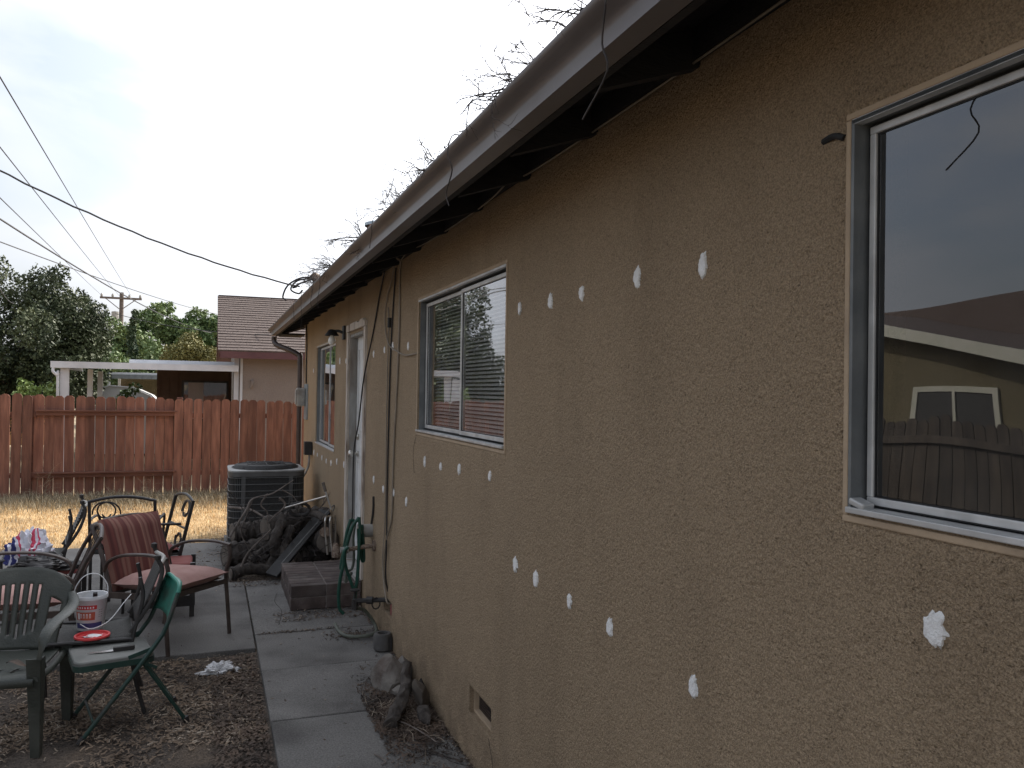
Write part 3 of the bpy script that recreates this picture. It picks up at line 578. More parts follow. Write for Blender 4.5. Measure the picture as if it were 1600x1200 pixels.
# blinds in the middle window
bs = MB(); z = 1.545
while z < 2.29:
    bs.box((0.105, 4.15, z), (0.022, 1.52, 0.0016), Euler((0, -0.6, 0)).to_matrix()); z += 0.0205
bs.box((0.105, 4.15, 2.285), (0.03, 1.52, 0.03)); bs.box((0.105, 4.15, 1.535), (0.02, 1.52, 0.012))
bs.build('blind_slat', 'blind', wm, kind='stuff')
cu = MB().grid(lambda u, v: (0.11 + 0.018 * math.sin(u * 60) + .01 * math.sin(u * 23), 8.52 + 1.5 * u, 1.14 + 1.12 * v), 120, 2)
cu.build('curtain', 'curtain', wf, smooth=True)
# door
DY0, DY1, DZ0, DZ1 = DR
door = MB().box((0.082, (DY0 + DY1) / 2, (DZ0 + DZ1) / 2 + .01), (0.035, DY1 - DY0 - .07, DZ1 - DZ0 - .06)).build('door', 'doorwhite', house, bevel=0.003)
for zz_ in (0.78, 1.78):
    ring(MB(), DY0 + .13, DY1 - .13, zz_ - .38, zz_ + .36, 0.02, 0.058, 0.0645).build('panel_moulding', 'doorwhite', door)
MB().lathe([(0.0, 0), (0.026, 0), (0.026, 0.012), (0.012, 0.02), (0.012, 0.045), (0.03, 0.055), (0.032, 0.075), (0.02, 0.09), (0, 0.092)], n=16).xf(Matrix.Translation((0.064, 7.44, 1.19)) @ Matrix.Rotation(R(-90), 4, 'Y')).build('knob', 'brass', door, smooth=True)
MB().lathe([(0.0, 0), (0.028, 0), (0.028, 0.012), (0.02, 0.02), (0.0, 0.021)], n=16).xf(Matrix.Translation((0.064, 7.44, 1.34)) @ Matrix.Rotation(R(-90), 4, 'Y')).build('deadbolt', 'brass', door, smooth=True)
fr = MB(); fr.box((0.062, DY1 - .014, 1.23), (0.12, 0.024, 2.04)); fr.box((0.062, DY0 + .014, 1.23), (0.12, 0.024, 2.04)); fr.box((0.062, 7.2, DZ1 - .014), (0.12, 0.77, 0.024))
fr.build('door_jamb', 'jamb', house)
MB().box((0.03, 7.2, 0.215), (0.17, 0.815, 0.03)).build('threshold', 'jamb', house)
for nm, y in (('a', DY1 + .035), ('b', DY0 - .03)):
    MB().box((-0.009, y, 1.25), (0.022, 0.066, 2.06), bev=0).build('casing_board', 'casing', house, bevel=0.002)
hc = MB().add([(x, y, z) for x in (-0.024, 0.0) for (y, z) in ((6.73, 2.285), (7.68, 2.285), (7.68, 2.345), (7.30, 2.35), (7.10, 2.348), (7.08, 2.335), (6.98, 2.338), (6.955, 2.35), (6.80, 2.352), (6.79, 2.325), (6.73, 2.33))],
              [tuple(range(11)), tuple(range(21, 10, -1))] + [(i, 11 + i, 11 + (i + 1) % 11, (i + 1) % 11) for i in range(11)])
hc.build('casing_board', 'casing', house, label='chipped head casing over the door')
# crawl space vents
for (a, c, d, e) in (V1,):
    v = ring(MB(), a + .002, c - .002, d + .002, e - .002, 0.01, 0.02, 0.05).build('crawl_vent', 'stucco_smooth', house)
    b = MB()
    for i in range(22): y = a + .012 + (c - a - .024) * i / 21; b.box((0.045, y, (d + e) / 2), (0.0025, 0.0025, e - d - .02))
    for i in range(9): z = d + .012 + (e - d - .024) * i / 8; b.box((0.047, (a + c) / 2, z), (0.0025, c - a - .02, 0.0025))
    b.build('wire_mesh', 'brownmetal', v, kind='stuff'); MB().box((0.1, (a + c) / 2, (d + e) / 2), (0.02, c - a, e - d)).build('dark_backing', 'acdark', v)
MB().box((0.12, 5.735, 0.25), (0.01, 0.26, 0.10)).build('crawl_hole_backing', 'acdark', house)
MB().box((0.03, 5.70, 0.235), (0.03, 0.06, 0.075)).build('brick_scrap', 'redpaint', house)

# spackle patches: pressed on blobs
PT = [(3.184, 2.099), (2.858, 2.096), (2.581, 2.097), (2.189, 2.100), (1.838, 2.088), (3.191, 1.048), (2.964, 1.037), (2.646, 1.030), (2.337, 1.022), (1.859, 0.997), (1.102, 1.351), (4.735, 1.343),
      (4.378, 1.345), (4.023, 1.363), (3.537, 1.376), (6.404, 2.04), (5.981, 2.051), (5.692, 2.065), (5.217, 2.042), (6.316, 1.076), (5.942, 1.045), (5.59, 1.059), (5.198, 1.048), (10.38, 1.99), (8.2, 2.04),
      (7.80, 2.03), (10.5, 1.06), (10.2, 1.0), (9.85, 1.0), (9.44, 1.0), (9.07, 0.99), (8.7, 1.0), (8.29, 1.05), (7.83, 1.06)]
for i, (py, pz) in enumerate(PT):
    b = MB(); n = 44; ph = rnd.uniform(0, 9); ry, rz_ = rnd.uniform(.017, .023), rnd.uniform(.022, .029)
    if py < 1.5: ry, rz_ = .022, .026
    vs = [(-0.0065, 0, 0)]
    for k, (q, x) in enumerate(((0.55, -0.006), (0.85, -0.0045), (1.0, 0.001))):
        for j in range(n):
            a = 2 * math.pi * j / n; w = 1 + 0.07 * math.sin(3 * a + ph) + 0.06 * math.sin(7 * a + ph * 2) + rnd.uniform(-.22, .16) * (q > .9) + rnd.uniform(-.04, .04)
            vs.append((x - rnd.uniform(0, .0015), math.cos(a) * ry * q * w * (1 + .12 * math.sin(ph * 3)), math.sin(a) * rz_ * q * w * (1.1 + .15 * math.cos(ph * 5))))
    fs = [(0, 1 + j, 1 + (j + 1) % n) for j in range(n)] + [(1 + k * n + j, 1 + (k + 1) * n + j, 1 + (k + 1) * n + (j + 1) % n, 1 + k * n + (j + 1) % n) for k in range(2) for j in range(n)]
    b.add(vs, fs); o = b.build('spackle_patch', 'patch', wall, smooth=True); o.location = (-0.0035 if py < 6.5 else -.001, py, pz)

# things fixed on the wall
def root(name, loc, label, cat, rz=0, group=None): return empty(name, loc, rz, label, cat, group)
t = root('wall_lamp', (0, 7.92, 2.31), 'black outdoor wall lamp with bare bulb beside the door', 'lamp')
MB().box((-0.012, 7.92, 2.30), (0.022, 0.10, 0.13)).build('back_plate', 'blackmetal', t, world=True, bevel=.004)
MB().tube(curve([(-.02, 7.92, 2.30), (-.06, 7.93, 2.315), (-.11, 7.94, 2.31)], 4), .014, 8).build('arm', 'blackmetal', t, world=True)
MB().lathe([(0.012, 0.06), (0.03, 0.055), (0.068, 0.0), (0.064, 0.0), (0.028, 0.045)], (-0.12, 7.94, 2.27), 14).build('shade', 'blackmetal', t, world=True, smooth=True)
MB().lathe([(0.014, 0.03), (0.016, 0.0), (0.032, -0.04), (0.034, -0.06), (0.022, -0.085), (0, -0.092)], (-0.12, 7.94, 2.27), 14).build('bulb', 'bulb', t, world=True, smooth=True)
t = root('meter_box', (-0.06, 11.18, 1.5), 'small grey utility box on a plate at the house corner', 'utility box')
MB().box((-0.012, 11.10, 1.60), (0.018, 0.30, 0.46)).build('back_plate', 'galv', t, world=True)
MB().box((-0.075, 11.14, 1.66), (0.105, 0.17, 0.24)).build('housing', 'greyplastic', t, world=True, bevel=.015)
MB().box((-0.135, 11.14, 1.66), (0.02, 0.14, 0.19)).build('cover', 'greyplastic', t, world=True, bevel=.006)
b = MB().tube(curve([(-.012, 11.1, 1.84), (-.012, 11.12, 2.1), (-.012, 11.1, 2.35), (-.012, 11.2, 2.62)], 5), .009, 6)
tag(b.build('conduit', 'cable_black', smooth=True), 'thin black conduit climbing from the grey corner box to the eave', 'conduit')
tag(MB().box((-0.05, 10.42, 1.04), (0.09, 0.13, 0.16)).build('disconnect_box', 'blackmetal', bevel=.006), 'black electrical disconnect box on the wall above the air conditioner', 'electrical box')
tag(MB().tube(curve([(-.03, 10.42, .96), (-.05, 10.4, .8), (-.18, 10.25, .6), (-.25, 10.2, .5)], 5), .014, 7).build('flexible_conduit', 'greyplastic', smooth=True), 'grey flexible conduit from the black box to the air conditioner', 'conduit')
def cab(name, pts, r, mat, label, n=6): return tag(MB().tube(curve(pts, n), r, 6).build(name, mat, smooth=True), label, 'cable')
cab('cable', [(-.06, 5.36, 2.625), (-.02, 5.42, 2.615), (-.012, 5.47, 2.55), (-.012, 5.46, 2.2), (-.012, 5.50, 1.8), (-.012, 5.58, 1.3), (-.012, 5.60, .9), (-.02, 5.72, .72), (-.02, 5.82, .5), (-.015, 5.72, .30), (0.02, 5.72, .27)], .0065, 'cable_tan', 'pale tan cable running straight from the eave down to the crawl hole', 8)
cab('cable', [(-.012, 5.60, 2.6), (-.012, 5.68, 2.3), (-.012, 5.73, 2.0), (-.012, 5.76, 1.5), (-.014, 5.76, 1.0), (-.02, 5.72, .7), (-.02, 5.73, .45), (0.02, 5.75, .28)], .0065, 'cable_black', 'black cable running down the wall beside the pale tan cable')
cab('cable', [(-.02, 5.62, 2.62), (-.02, 5.70, 2.52), (-.014, 5.88, 2.42), (-.014, 5.94, 2.25), (-.014, 5.80, 2.09), (-.014, 5.50, 2.02), (-.014, 5.25, 1.985), (-.01, 5.02, 1.985), (0.01, 4.95, 1.99)], .0055, 'cable_tan', 'tan cable bowing out and ending at the middle window frame')
cab('cable', [(-.012, 5.84, 2.35), (-.013, 5.80, 2.2), (-.013, 5.82, 2.05), (-.013, 5.83, 1.6), (-.013, 5.82, 1.2), (-.013, 5.83, .8), (-.02, 5.85, .5), (0.02, 5.8, .28)], .005, 'cable_tan', 'thinnest tan cable hanging nearest to the door')
tag(MB().tube([(-.015, 5.77, 2.27), (-.015, 5.775, 2.2)], .014, 8).build('cable_clamp', 'cable_black'), 'black clamp gripping the cables beside the middle window', 'clamp')
cab('cable', [(-.02, 5.95, 2.62), (-.015, 6.14, 2.48), (-.014, 6.4, 2.2), (-.03, 6.68, 1.86), (-.035, 6.86, 1.5), (-.035, 7.06, 1.27), (-.035, 7.10, 1.0), (-.035, 7.12, .62), (-.10, 7.1, .30), (-.12, 6.9, .215)], .0065, 'cable_black', 'slack black cable hanging across the white door')
cab('cable', [(-.03, 1.2, 2.625), (-.02, 2.2, 2.62), (-.03, 3.05, 2.618), (-.05, 3.15, 2.635), (-.03, 3.6, 2.612), (-.02, 4.6, 2.62), (-.04, 5.1, 2.63), (-.03, 5.35, 2.615)], .0035, 'cable_tan', 'tan cable tacked along the top of the wall under the eave')

# pipe stubs by the hose
t = root('vent_cover', (0, 6.42, 0.58), 'grey cylindrical pipe stub capped over the hose by the door', 'pipe')
MB().tube([(0.0, 6.36, .68), (-.115, 6.36, .68)], .05, 16).build('stub', 'greyplastic', t, world=True, smooth=True)
MB().tube(curve([(-.012, 6.28, .95), (-.012, 6.28, .85), (-.02, 6.3, .74)], 4), .009, 7).build('dark_stain', 'blackmetal', t, world=True)  # slot-like dark stain on the wall, added as a thin black tube
t = root('pipe', (0, 6.23, 0.58), 'rusty horizontal pipe sticking out of the wall holding the green hose', 'pipe')
MB().tube([(0.02, 6.23, .585), (-.08, 6.23, .582), (-.20, 6.24, .565)], .017, 10).build('tube', 'rust', t, world=True)
MB().tube([(0.0, 6.23, .585), (-.02, 6.23, .585)], .042, 12).build('flange', 'rust', t, world=True)
MB().tube([(-.2, 6.24, .565), (-.26, 6.24, .56)], .024, 8).build('nozzle', 'greyplastic', t, world=True)
t = root('faucet', (-.1, 5.86, .25), 'black hose faucet on a pipe out of the crawl hole', 'faucet')
MB().tube([(0.03, 5.84, .27), (-.2, 5.92, .26)], .017, 8).build('pipe', 'blackmetal', t, world=True)
MB().tube([(-.08, 5.87, .266), (-.12, 5.89, .265)], .027, 8).build('coupling', 'blackmetal', t, world=True)
MB().tube([(-.2, 5.92, .27), (-.2, 5.92, .2)], .022, 8).build('spout', 'blackmetal', t, world=True)
MB().lathe([(0, .0), (.035, 0), (.035, .01), (0, .01)], (-.2, 5.92, .33), 10).build('handle', 'blackmetal', t, world=True)
MB().tube([(-.2, 5.92, .28), (-.2, 5.92, .335)], .008, 6).build('stem', 'blackmetal', t, world=True)
MB().tube([(-.06 + .03 * math.sin(a / 10 * 6.28), 5.86, .245 + .04 * math.cos(a / 10 * 6.28)) for a in range(10)], .005, 5, close=True).build('wire_loop', 'cable_black', t, world=True)

# green hose hung in loops
t = root('garden_hose', (-.2, 6.3, 0.0), 'green garden hose looped over the pipe beside the brick step', 'hose')
def loop(xl, xr, zt, zb, y, lean=0.0, k=18):
    P = []
    for i in range(k):
        a = 2 * math.pi * i / k; c, s_ = math.cos(a), math.sin(a)
        x = (xl + xr) / 2 + (xr - xl) / 2 * (abs(c) ** .8) * (1 if c > 0 else -1) * (1 - .28 * s_); z = (zt + zb) / 2 + (zt - zb) / 2 * s_
        P.append((x + lean * (z - zt), y + .05 * c, z))
    return P
def hp_(pts_, y, dy=0.0): return [at(520 + u / 5, 790 + v / 5, y + dy * i / len(pts_)) for i, (u, v) in enumerate(pts_)]
for pts_, y, dy, r__ in (([(140, 108), (112, 200), (90, 320), (62, 480), (78, 470), (105, 330), (140, 200), (165, 125), (140, 108)], 6.30, .0, .0125),
        ([(205, 92), (150, 170), (110, 290), (92, 400), (108, 500), (135, 575), (160, 640), (190, 600), (200, 400), (212, 200), (205, 92)], 6.22, .0, .0125),
        ([(122, 322), (88, 360), (85, 450), (60, 560), (46, 680), (52, 800), (85, 845)], 6.18, .0, .013),
        ([(200, 180), (203, 330), (195, 520), (182, 640), (168, 775)], 6.26, .0, .0125),
        ([(228, 150), (236, 250), (243, 420), (225, 415), (215, 300), (208, 180)], 6.32, .0, .0125)):
    MB().tube(curve(hp_(pts_, y, dy), 6), r__, 8).build('coil', 'hose', t, world=True, smooth=True)
MB().tube(curve(hp_([(175, 130), (160, 260), (165, 400), (150, 490), (110, 520), (100, 600), (150, 520)], 6.28), 6), .010, 7).build('coil', 'hosegrey', t, world=True, smooth=True)
MB().tube(curve([(-.30, 6.16, .04), (-.29, 6.05, .02), (-.26, 5.92, .018), (-.17, 5.86, .02), (-.06, 5.88, .03), (-.04, 6.0, .06), (-.12, 6.0, .17), (-.2, 5.93, .2)], 6), .0125, 8).build('tail', 'hosegrey', t, world=True, smooth=True)

# brick step
st = root('brick_step', (-.28, 7.22, 0), 'dark brick doorstep block with pale mortar joints below the white door', 'step')
MB().box((-.285, 7.225, .098), (.53, .905, .186)).build('mortar', 'mortar', st, world=True)
brk = None
for lay in range(2):
    for i in range(2):
        for j in range(10):
            if brk is None: brk = MB().box((0, 0, 0), (.272, .086, .092)).build('brick', 'brick', st, bevel=.004); o = brk
            else: o = inst(brk)
            o.location = (.28 + -.427 + i * .283 + rnd.uniform(-.002, .002), -.22 * 0 - .455 + .047 + j * .0945 + rnd.uniform(-.002, .002), .049 + lay * .1 + rnd.uniform(-.001, .001))
            o.rotation_euler = (0, 0, rnd.uniform(-.01, .01))

# ================================================================== AIR CONDITIONER
ac = root('air_conditioner', (-.58, 9.88, 0), 'dark grey outdoor air conditioner with pale lid at the house corner', 'air conditioner')
def rr(hw, hd, r, n=5):
    P = []
    for cx, cy, a0 in ((hw - r, hd - r, 0), (-hw + r, hd - r, 90), (-hw + r, -hd + r, 180), (hw - r, -hd + r, 270)):
        for k in range(n + 1): a = R(a0 + 90 * k / n); P.append((cx + r * math.cos(a), cy + r * math.sin(a)))
    return P
MB().prism(rr(.43, .44, .05), 2, -.03, .035).build('base_pad', 'concrete', ac)
MB().prism(rr(.375, .375, .11), 2, .07, .80).build('coil', 'acdark', ac, smooth=True)
MB().prism(rr(.40, .40, .12), 2, .035, .085).build('base_pan', 'ac', ac, smooth=True)
MB().prism(rr(.405, .405, .12), 2, .795, .842).build('top_band', 'ac', ac, smooth=True)
MB().prism(rr(.41, .41, .125), 2, .842, .862).build('lid', 'actop', ac, smooth=True, bevel=.006)
b = MB()
for sx, sy in ((1, 0), (-1, 0), (0, 1), (0, -1)):
    c = (sx * .395, sy * .395)
for sx in (1, -1):
    for sy in (1, -1):
        MB().box((sx * .397, sy * .25, .44), (.012, .04, .72)).build('corner_post', 'ac', ac)
        MB().box((sx * .25, sy * .397, .44), (.04, .012, .72)).build('corner_post', 'ac', ac)
rg = None
for i in range(10):
    if rg is None: rg = MB().tube([(x, y, 0) for x, y in rr(.402, .402, .12)], .0045, 5, close=True).build('guard_wire', 'acwire', ac); rg.location.z = .13
    else: inst(rg, None, (0, 0, .13 + i * .0725))
b = MB()
for i, (x, y) in enumerate(rr(.388, .388, .115, 9)): b.box((x, y, .44), (.004, .004, .7))
for i in range(52):
    q = -.27 + .54 * i / 51
    for s_ in (1, -1): b.box((q, s_ * .388, .44), (.003, .003, .7)); b.box((s_ * .388, q, .44), (.003, .003, .7))
b.build('coil_grille', 'ac', ac, kind='stuff')
MB().lathe([(.36, .862), (.33, .90), (.30, .907), (.10, .912), (0, .912)], n=28).build('fan_dome', 'acdark', ac, smooth=True)
for k in range(7):
    r_ = .06 + .05 * k; MB().tube([(r_ * math.cos(a / 24 * 6.283), r_ * math.sin(a / 24 * 6.283), .918 - .05 * (k / 6) ** 3) for a in range(24)], .0035, 5, close=True).build('grille_ring', 'blackmetal', ac)
for k in range(8):
    a = k * math.pi / 4; MB().tube([(.05 * math.cos(a), .05 * math.sin(a), .92), (.28 * math.cos(a), .28 * math.sin(a), .915), (.37 * math.cos(a), .37 * math.sin(a), .868)], .004, 5).build('grille_spoke', 'blackmetal', ac)

# ================================================================== FENCES
def picket_mesh(w, h, th=.018, cut=.035):
    return MB().prism([(-w / 2, 0), (w / 2, 0), (w / 2, h - cut), (w / 2 - cut, h), (-w / 2 + cut, h), (-w / 2, h - cut)], 1, -th / 2, th / 2)
FY = 14.8
fen = root('red_fence', (-1.5, FY, 0), 'redwood stained dog-eared picket fence across the back of the dry yard', 'fence')
base = None; x = -6.35; i = 0
while x < 4.2:
    w = .139
    if base is None: base = picket_mesh(w, 1.58).build('picket', 'picket', fen); o = base
    else: o = inst(base)
    inpanel = -3.72 < x < -1.72
    hz = (1.625 + (x + 4.2) * -.0155) / 1.58
    o.location = (x + 1.5 + rnd.uniform(-.003, .003), (0.03 if inpanel else -.045) + rnd.uniform(-.004, .004), rnd.uniform(-.01, .006))
    o.rotation_euler = (0, rnd.uniform(-.009, .009), 0); o.scale = (rnd.uniform(.96, 1.0), 1, hz * rnd.uniform(.993, 1.005)); x += .1462; i += 1
for (z, h_) in ((1.335, .085), (.35, .085)):
    MB().box((-2.72 + 1.5, -.012, z), (2.06, .045, h_)).build('rail', 'rail', fen)
    MB().box((-2.72 + 1.5, -.05, z + h_ / 2 - .01), (2.06, .045, .02)).build('rail_cap', 'rail', fen)
for z in (1.3, .35):
    MB().box((-5.05 + 1.5, .01, z), (2.6, .04, .08)).build('rail', 'rail', fen); MB().box((1.22 + 1.5, .01, z), (5.9, .04, .08)).build('rail', 'rail', fen)
for x in (-6.2, -3.78, -1.66, .75, 3.2): MB().box((x + 1.5, .075, .8), (.09, .085, 1.6)).build('post', 'rail', fen)
for k in range(26):     # knots and nail heads near the upper rail, right-hand section
    pass
f2 = root('side_fence', (-6.0, 6, 0), 'weathered brown picket fence along the left side of the yard, mirrored in the windows', 'fence')
base = None; y = -4.0
while y < 14.7:
    if base is None: base = picket_mesh(.139, 1.5).xf(Matrix.Rotation(R(90), 4, 'Z')).build('picket', 'oldwood', f2); o = base
    else: o = inst(base)
    o.location = (rnd.uniform(-.004, .004), y - 6, rnd.uniform(-.02, .02)); o.scale = (1, 1, rnd.uniform(.97, 1.03)); y += .15
for z in (.35, 1.25): MB().box((.035, -.7, z), (.04, 18.6, .08)).build('rail', 'oldwood', f2)
f3 = root('orange_fence', (-8.2, 28, 0), 'bright orange wood fence glimpsed far off under the dark tree', 'fence')
base = None; x = -14.0
while x < -5.6:
    if base is None: base = picket_mesh(.14, 1.86).build('picket', 'orangewood', f3); o = base
    else: o = inst(base)
    o.location = (x + 8.2, rnd.uniform(-.004, .004), 0); x += .15

# ================================================================== NEIGHBOUR'S HOUSE BEHIND THE FENCE
nh = root('neighbour_house', (3, 20.5, 0), 'taupe neighbour house with brown shingled gable roof beyond the red fence', 'house')
NE, NR, NEZ, NRZ = 18.35, 22.4, 2.53, 4.10
MB().box((3.7, 18.83, 1.2), (8.6, .14, 2.55)).build('wall', 'stucco_far', nh, world=True)
b = MB().prism([(18.9, 0), (25.9, 0), (25.9, 2.55), (22.4, 3.95), (18.9, 2.6)], 0, -.62, -.48); b.build('wall', 'stucco_far', nh, world=True)
MB().prism([(NE, NEZ), (NR, NRZ), (2 * NR - NE, NEZ), (2 * NR - NE, NEZ - .12), (NR, NRZ - .12), (NE, NEZ - .12)], 0, -1.0, 8.2).build('roof_deck', 'maroon', nh, world=True)
MB().box((3.6, NE - .012, NEZ - .055), (9.2, .03, .15)).build('eave_board', 'maroon', nh, world=True)
for s_ in (0, 1):
    ya, yb = (NE, NR) if s_ == 0 else (2 * NR - NE, NR)
    MB().bar((-1.012, ya, NEZ - .05), (-1.012, yb, NRZ - .05), .03, .16).build('barge_board', 'maroon', nh, world=True)
# shingle tabs
sl = (NRZ - NEZ) / (NR - NE); ang = math.atan(sl); cs = math.cos(ang); rows = 23; ln = (NR - NE) / cs / rows
tabs = MB(); er = Matrix.Rotation(ang - .085, 3, 'X')
for r_ in range(rows):
    x = -1.05; t_ = (r_ + .5) * ln; first = (r_ % 3) * .1 + .06
    while x < 8.2:
        w = first or rnd.uniform(.24, .34); first = 0
        yc = NE + t_ * cs - .02; zc = NEZ + t_ * math.sin(ang) + .018 + rnd.uniform(0, .004)
        tabs.box((x + w / 2, yc, zc), (w - .003, ln * 1.08 + rnd.uniform(0, .008), .036), er); x += w
tabs.box((3.6, NR, NRZ + .025), (9.25, .2, .03)); tabs.build('shingle', 'shingle', nh, world=True, kind='stuff')
MB().box((-.56, 18.74, 1.6), (.05, .06, 1.9)).build('corner_trim', 'whitepaint', nh, world=True)
MB().box((-.66, 18.80, 1.6), (.10, .05, 1.9)).build('corner_trim', 'whitepaint', nh, world=True)
MB().tube(curve([(-.35, 18.74, 1.95), (-.33, 18.68, 1.9), (-.35, 18.69, 1.82), (-.37, 18.72, 1.78)], 4), .03, 7).build('wall_spigot', 'stucco_far', nh, world=True)

pc = root('patio_cover', (-2.6, 20, 0), 'white flat patio cover on posts attached to the neighbour house', 'patio cover')
MB().box((-2.40, 18.62, 2.19), (3.55, .06, .13)).build('front_beam', 'whitepaint', pc, world=True)
MB().box((-2.40, 20.7, 2.245), (3.5, 4.2, .02)).build('roof_panel', 'whitepaint', pc, world=True)
MB().box((-4.16, 20.7, 2.19), (.05, 4.1, .12)).build('side_beam', 'whitepaint', pc, world=True)
MB().box((-1.75, 21.9, 2.36), (2.4, 1.9, .08)).build('upper_roof_panel', 'whitepaint', pc, world=True)
for (x, y, w) in ((-3.94, 18.75, .16), (-3.62, 19.9, .10), (-3.66, 22.0, .11)):
    MB().box((x, y, 1.06), (w, .08, 2.13)).build('post', 'whitepaint', pc, world=True)
MB().tube(curve([(-4.13, 18.62, 2.13), (-4.13, 18.62, 2.05), (-4.07, 18.64, 1.98), (-4.05, 18.66, 1.9), (-4.05, 18.66, .1)], 5), .03, 8).build('downspout', 'whitepaint', pc, world=True)
sb = root('rear_wall', (-1.4, 22.3, 0), 'shaded brown back wall with sliding door under the white patio cover', 'wall')
MB().box((-1.55, 22.3, 1.1), (1.75, .12, 2.24)).build('siding', 'shade', sb, world=True)
for k in range(9): MB().box((-2.35 + k * .2, 22.235, 1.1), (.02, .02, 2.2)).build('batten', 'shade', sb, world=True)
ring(MB(), 0, 1.1, 0, 1.0, .05, -.03, .0).xf(Matrix.Translation((-.75, 22.2, .95)) @ Matrix.Rotation(R(90), 4, 'Z')).build('door_frame', 'blackmetal', sb, world=True)
MB().box((-1.3, 22.225, 1.45), (1.0, .01, .92)).build('pane', 'glass', sb, world=True)
MB().box((-1.52, 22.215, 1.45), (.36, .006, .9)).build('curtain', 'curtain', sb, world=True)

shd = root('shed', (-3.5, 24.5, 0), 'low white metal shed with rounded gambrel roof behind the fence', 'shed')
pr = [(-1.0, 0), (1.0, 0), (1.0, 1.30), (.72, 1.55), (.3, 1.74), (-.3, 1.78), (-.72, 1.62), (-1.0, 1.38)]
MB().prism([(-3.38 + u * .95, v) for u, v in pr], 1, 24.0, 26.0).build('wall', 'shedwhite', shd, world=True)
b = MB(); top = [(-3.38 + u * .98, v + .015) for u, v in pr[2:]]
for k in range(len(top) - 1):
    b.bar((top[k][0], 23.98, top[k][1]), (top[k + 1][0], 23.98, top[k + 1][1]), .04, .03)
b.build('roof_edge', 'whitepaint', shd, world=True)
cp = root('carport', (-3.2, 28, 0), 'small carport roof seen between the shed and the patio cover', 'carport')
MB().box((-3.1, 27.6, 2.15), (1.7, 3, .06)).build('roof', 'whitepaint', cp, world=True); MB().box((-3.1, 26.08, 2.06), (1.7, .04, .12)).build('fascia', 'alu_dark', cp, world=True)
for x in (-3.9, -2.3):
    for y in (26.15, 29): MB().box((x, y, 1.06), (.07, .07, 2.12)).build('post', 'whitepaint', cp, world=True)
MB().box((-3.1, 29.2, 1.0), (1.7, .1, 2.1)).build('back_wall', 'stucco_olive', cp, world=True)

# the house on the camera's left (seen in the window glass)
lh = root('side_house', (-11, 6, 0), 'olive stucco house with cream fascia left of the yard, mirrored in the near window', 'house')
hy0, hy1, hp, ex = 7.9, 17.1, 12.5, -9.3
MB().prism([(hy0, 0), (hy1, 0), (hy1, 2.35), (hp, 3.3), (hy0, 2.35)], 0, -9.6, -9.45).build('wall', 'stucco_olive', lh, world=True)
MB().prism([(hy0, 0), (hy1, 0), (hy1, 2.35), (hp, 3.3), (hy0, 2.35)], 0, -18.0, -17.85).build('wall', 'stucco_olive', lh, world=True)
for y in (hy0, hy1): MB().box((-13.7, y, 1.15), (8.1, .14, 2.3)).build('wall', 'stucco_olive', lh, world=True)
MB().prism([(hy0 - .5, 2.25), (hp, 3.36), (hy1 + .5, 2.33), (hy1 + .5, 2.40), (hp, 3.44), (hy0 - .5, 2.32)], 0, -18.4, ex + .25).build('roof', 'shingle', lh, world=True)
MB().bar((ex + .27, hy0 - .5, 2.24), (ex + .27, hp, 3.34), .04, .18).build('barge_board', 'cream', lh, world=True); MB().bar((ex + .27, hp, 3.34), (ex + .27, hy1 + .5, 2.3), .04, .18).build('barge_board', 'cream', lh, world=True)
MB().prism([(4, 0.0), (16, 0.0), (16, 3.0), (15, 3.6), (5, 3.6), (4, 3.0)], 0, -18.3, -11.5).build('roof', 'shingle', lh, world=True)
lw = ring(MB(), 8.7, 10.5, .95, 1.95, .10, -9.46, -9.41).build('window', 'cream', lh, world=True)
MB().box((-9.44, 9.6, 1.45), (.02, 1.6, .8)).build('pane', 'acdark', lw, world=True); MB().box((-9.43, 9.6, 1.45), (.05, .06, .80)).build('mullion', 'cream', lw, world=True)

# ================================================================== TREES
def crown(name, clumps, n, size, mat, parent, seed, squash=1.0):
    g = np.random.default_rng(seed); C = np.array([c[:3] for c in clumps]); Rr = np.array([c[3] for c in clumps]); pr_ = Rr ** 2.2; pr_ /= pr_.sum()
    idx = g.choice(len(C), n, p=pr_); d = g.normal(size=(n, 3)); d /= np.linalg.norm(d, axis=1)[:, None]
    rad = g.uniform(.25, 1.0, n) ** .5 * (1 + .18 * np.sin(d[:, 0] * 5 + idx) * np.cos(d[:, 2] * 6 + idx * 2)) ; d[:, 2] *= squash
    P = C[idx] + d * (Rr[idx] * rad)[:, None]
    a = g.normal(size=(n, 3)); a[:, 2] -= .35; a /= np.linalg.norm(a, axis=1)[:, None]; b = g.normal(size=(n, 3)); b -= a * (a * b).sum(1)[:, None]; b /= np.linalg.norm(b, axis=1)[:, None]
    s = size * g.uniform(.55, 1.25, n)[:, None]; nn = np.cross(a, b)
    V = np.stack([P - a * s * .5, P + b * s * .27 + nn * s * .06, P + a * s * .5, P - b * s * .27 + nn * s * .06], 1).reshape(-1, 3); F = np.arange(n * 4).reshape(-1, 4)
    pw = np.array(parent.location); V = V - pw
    o = npmesh(name, V, F, mat, parent, kind=None); return o
def clumps_in(cx, cy, cz, rx, ry, rz, n, r0, r1, seed, hollow=.35):
    g = random.Random(seed); out_ = []
    while len(out_) < n:
        v = Vector((g.uniform(-1, 1), g.uniform(-1, 1), g.uniform(-1, 1)))
        if v.length > 1 or v.length < hollow: continue
        out_.append((cx + v.x * rx, cy + v.y * ry, cz + v.z * rz, g.uniform(r0, r1)))
    return out_
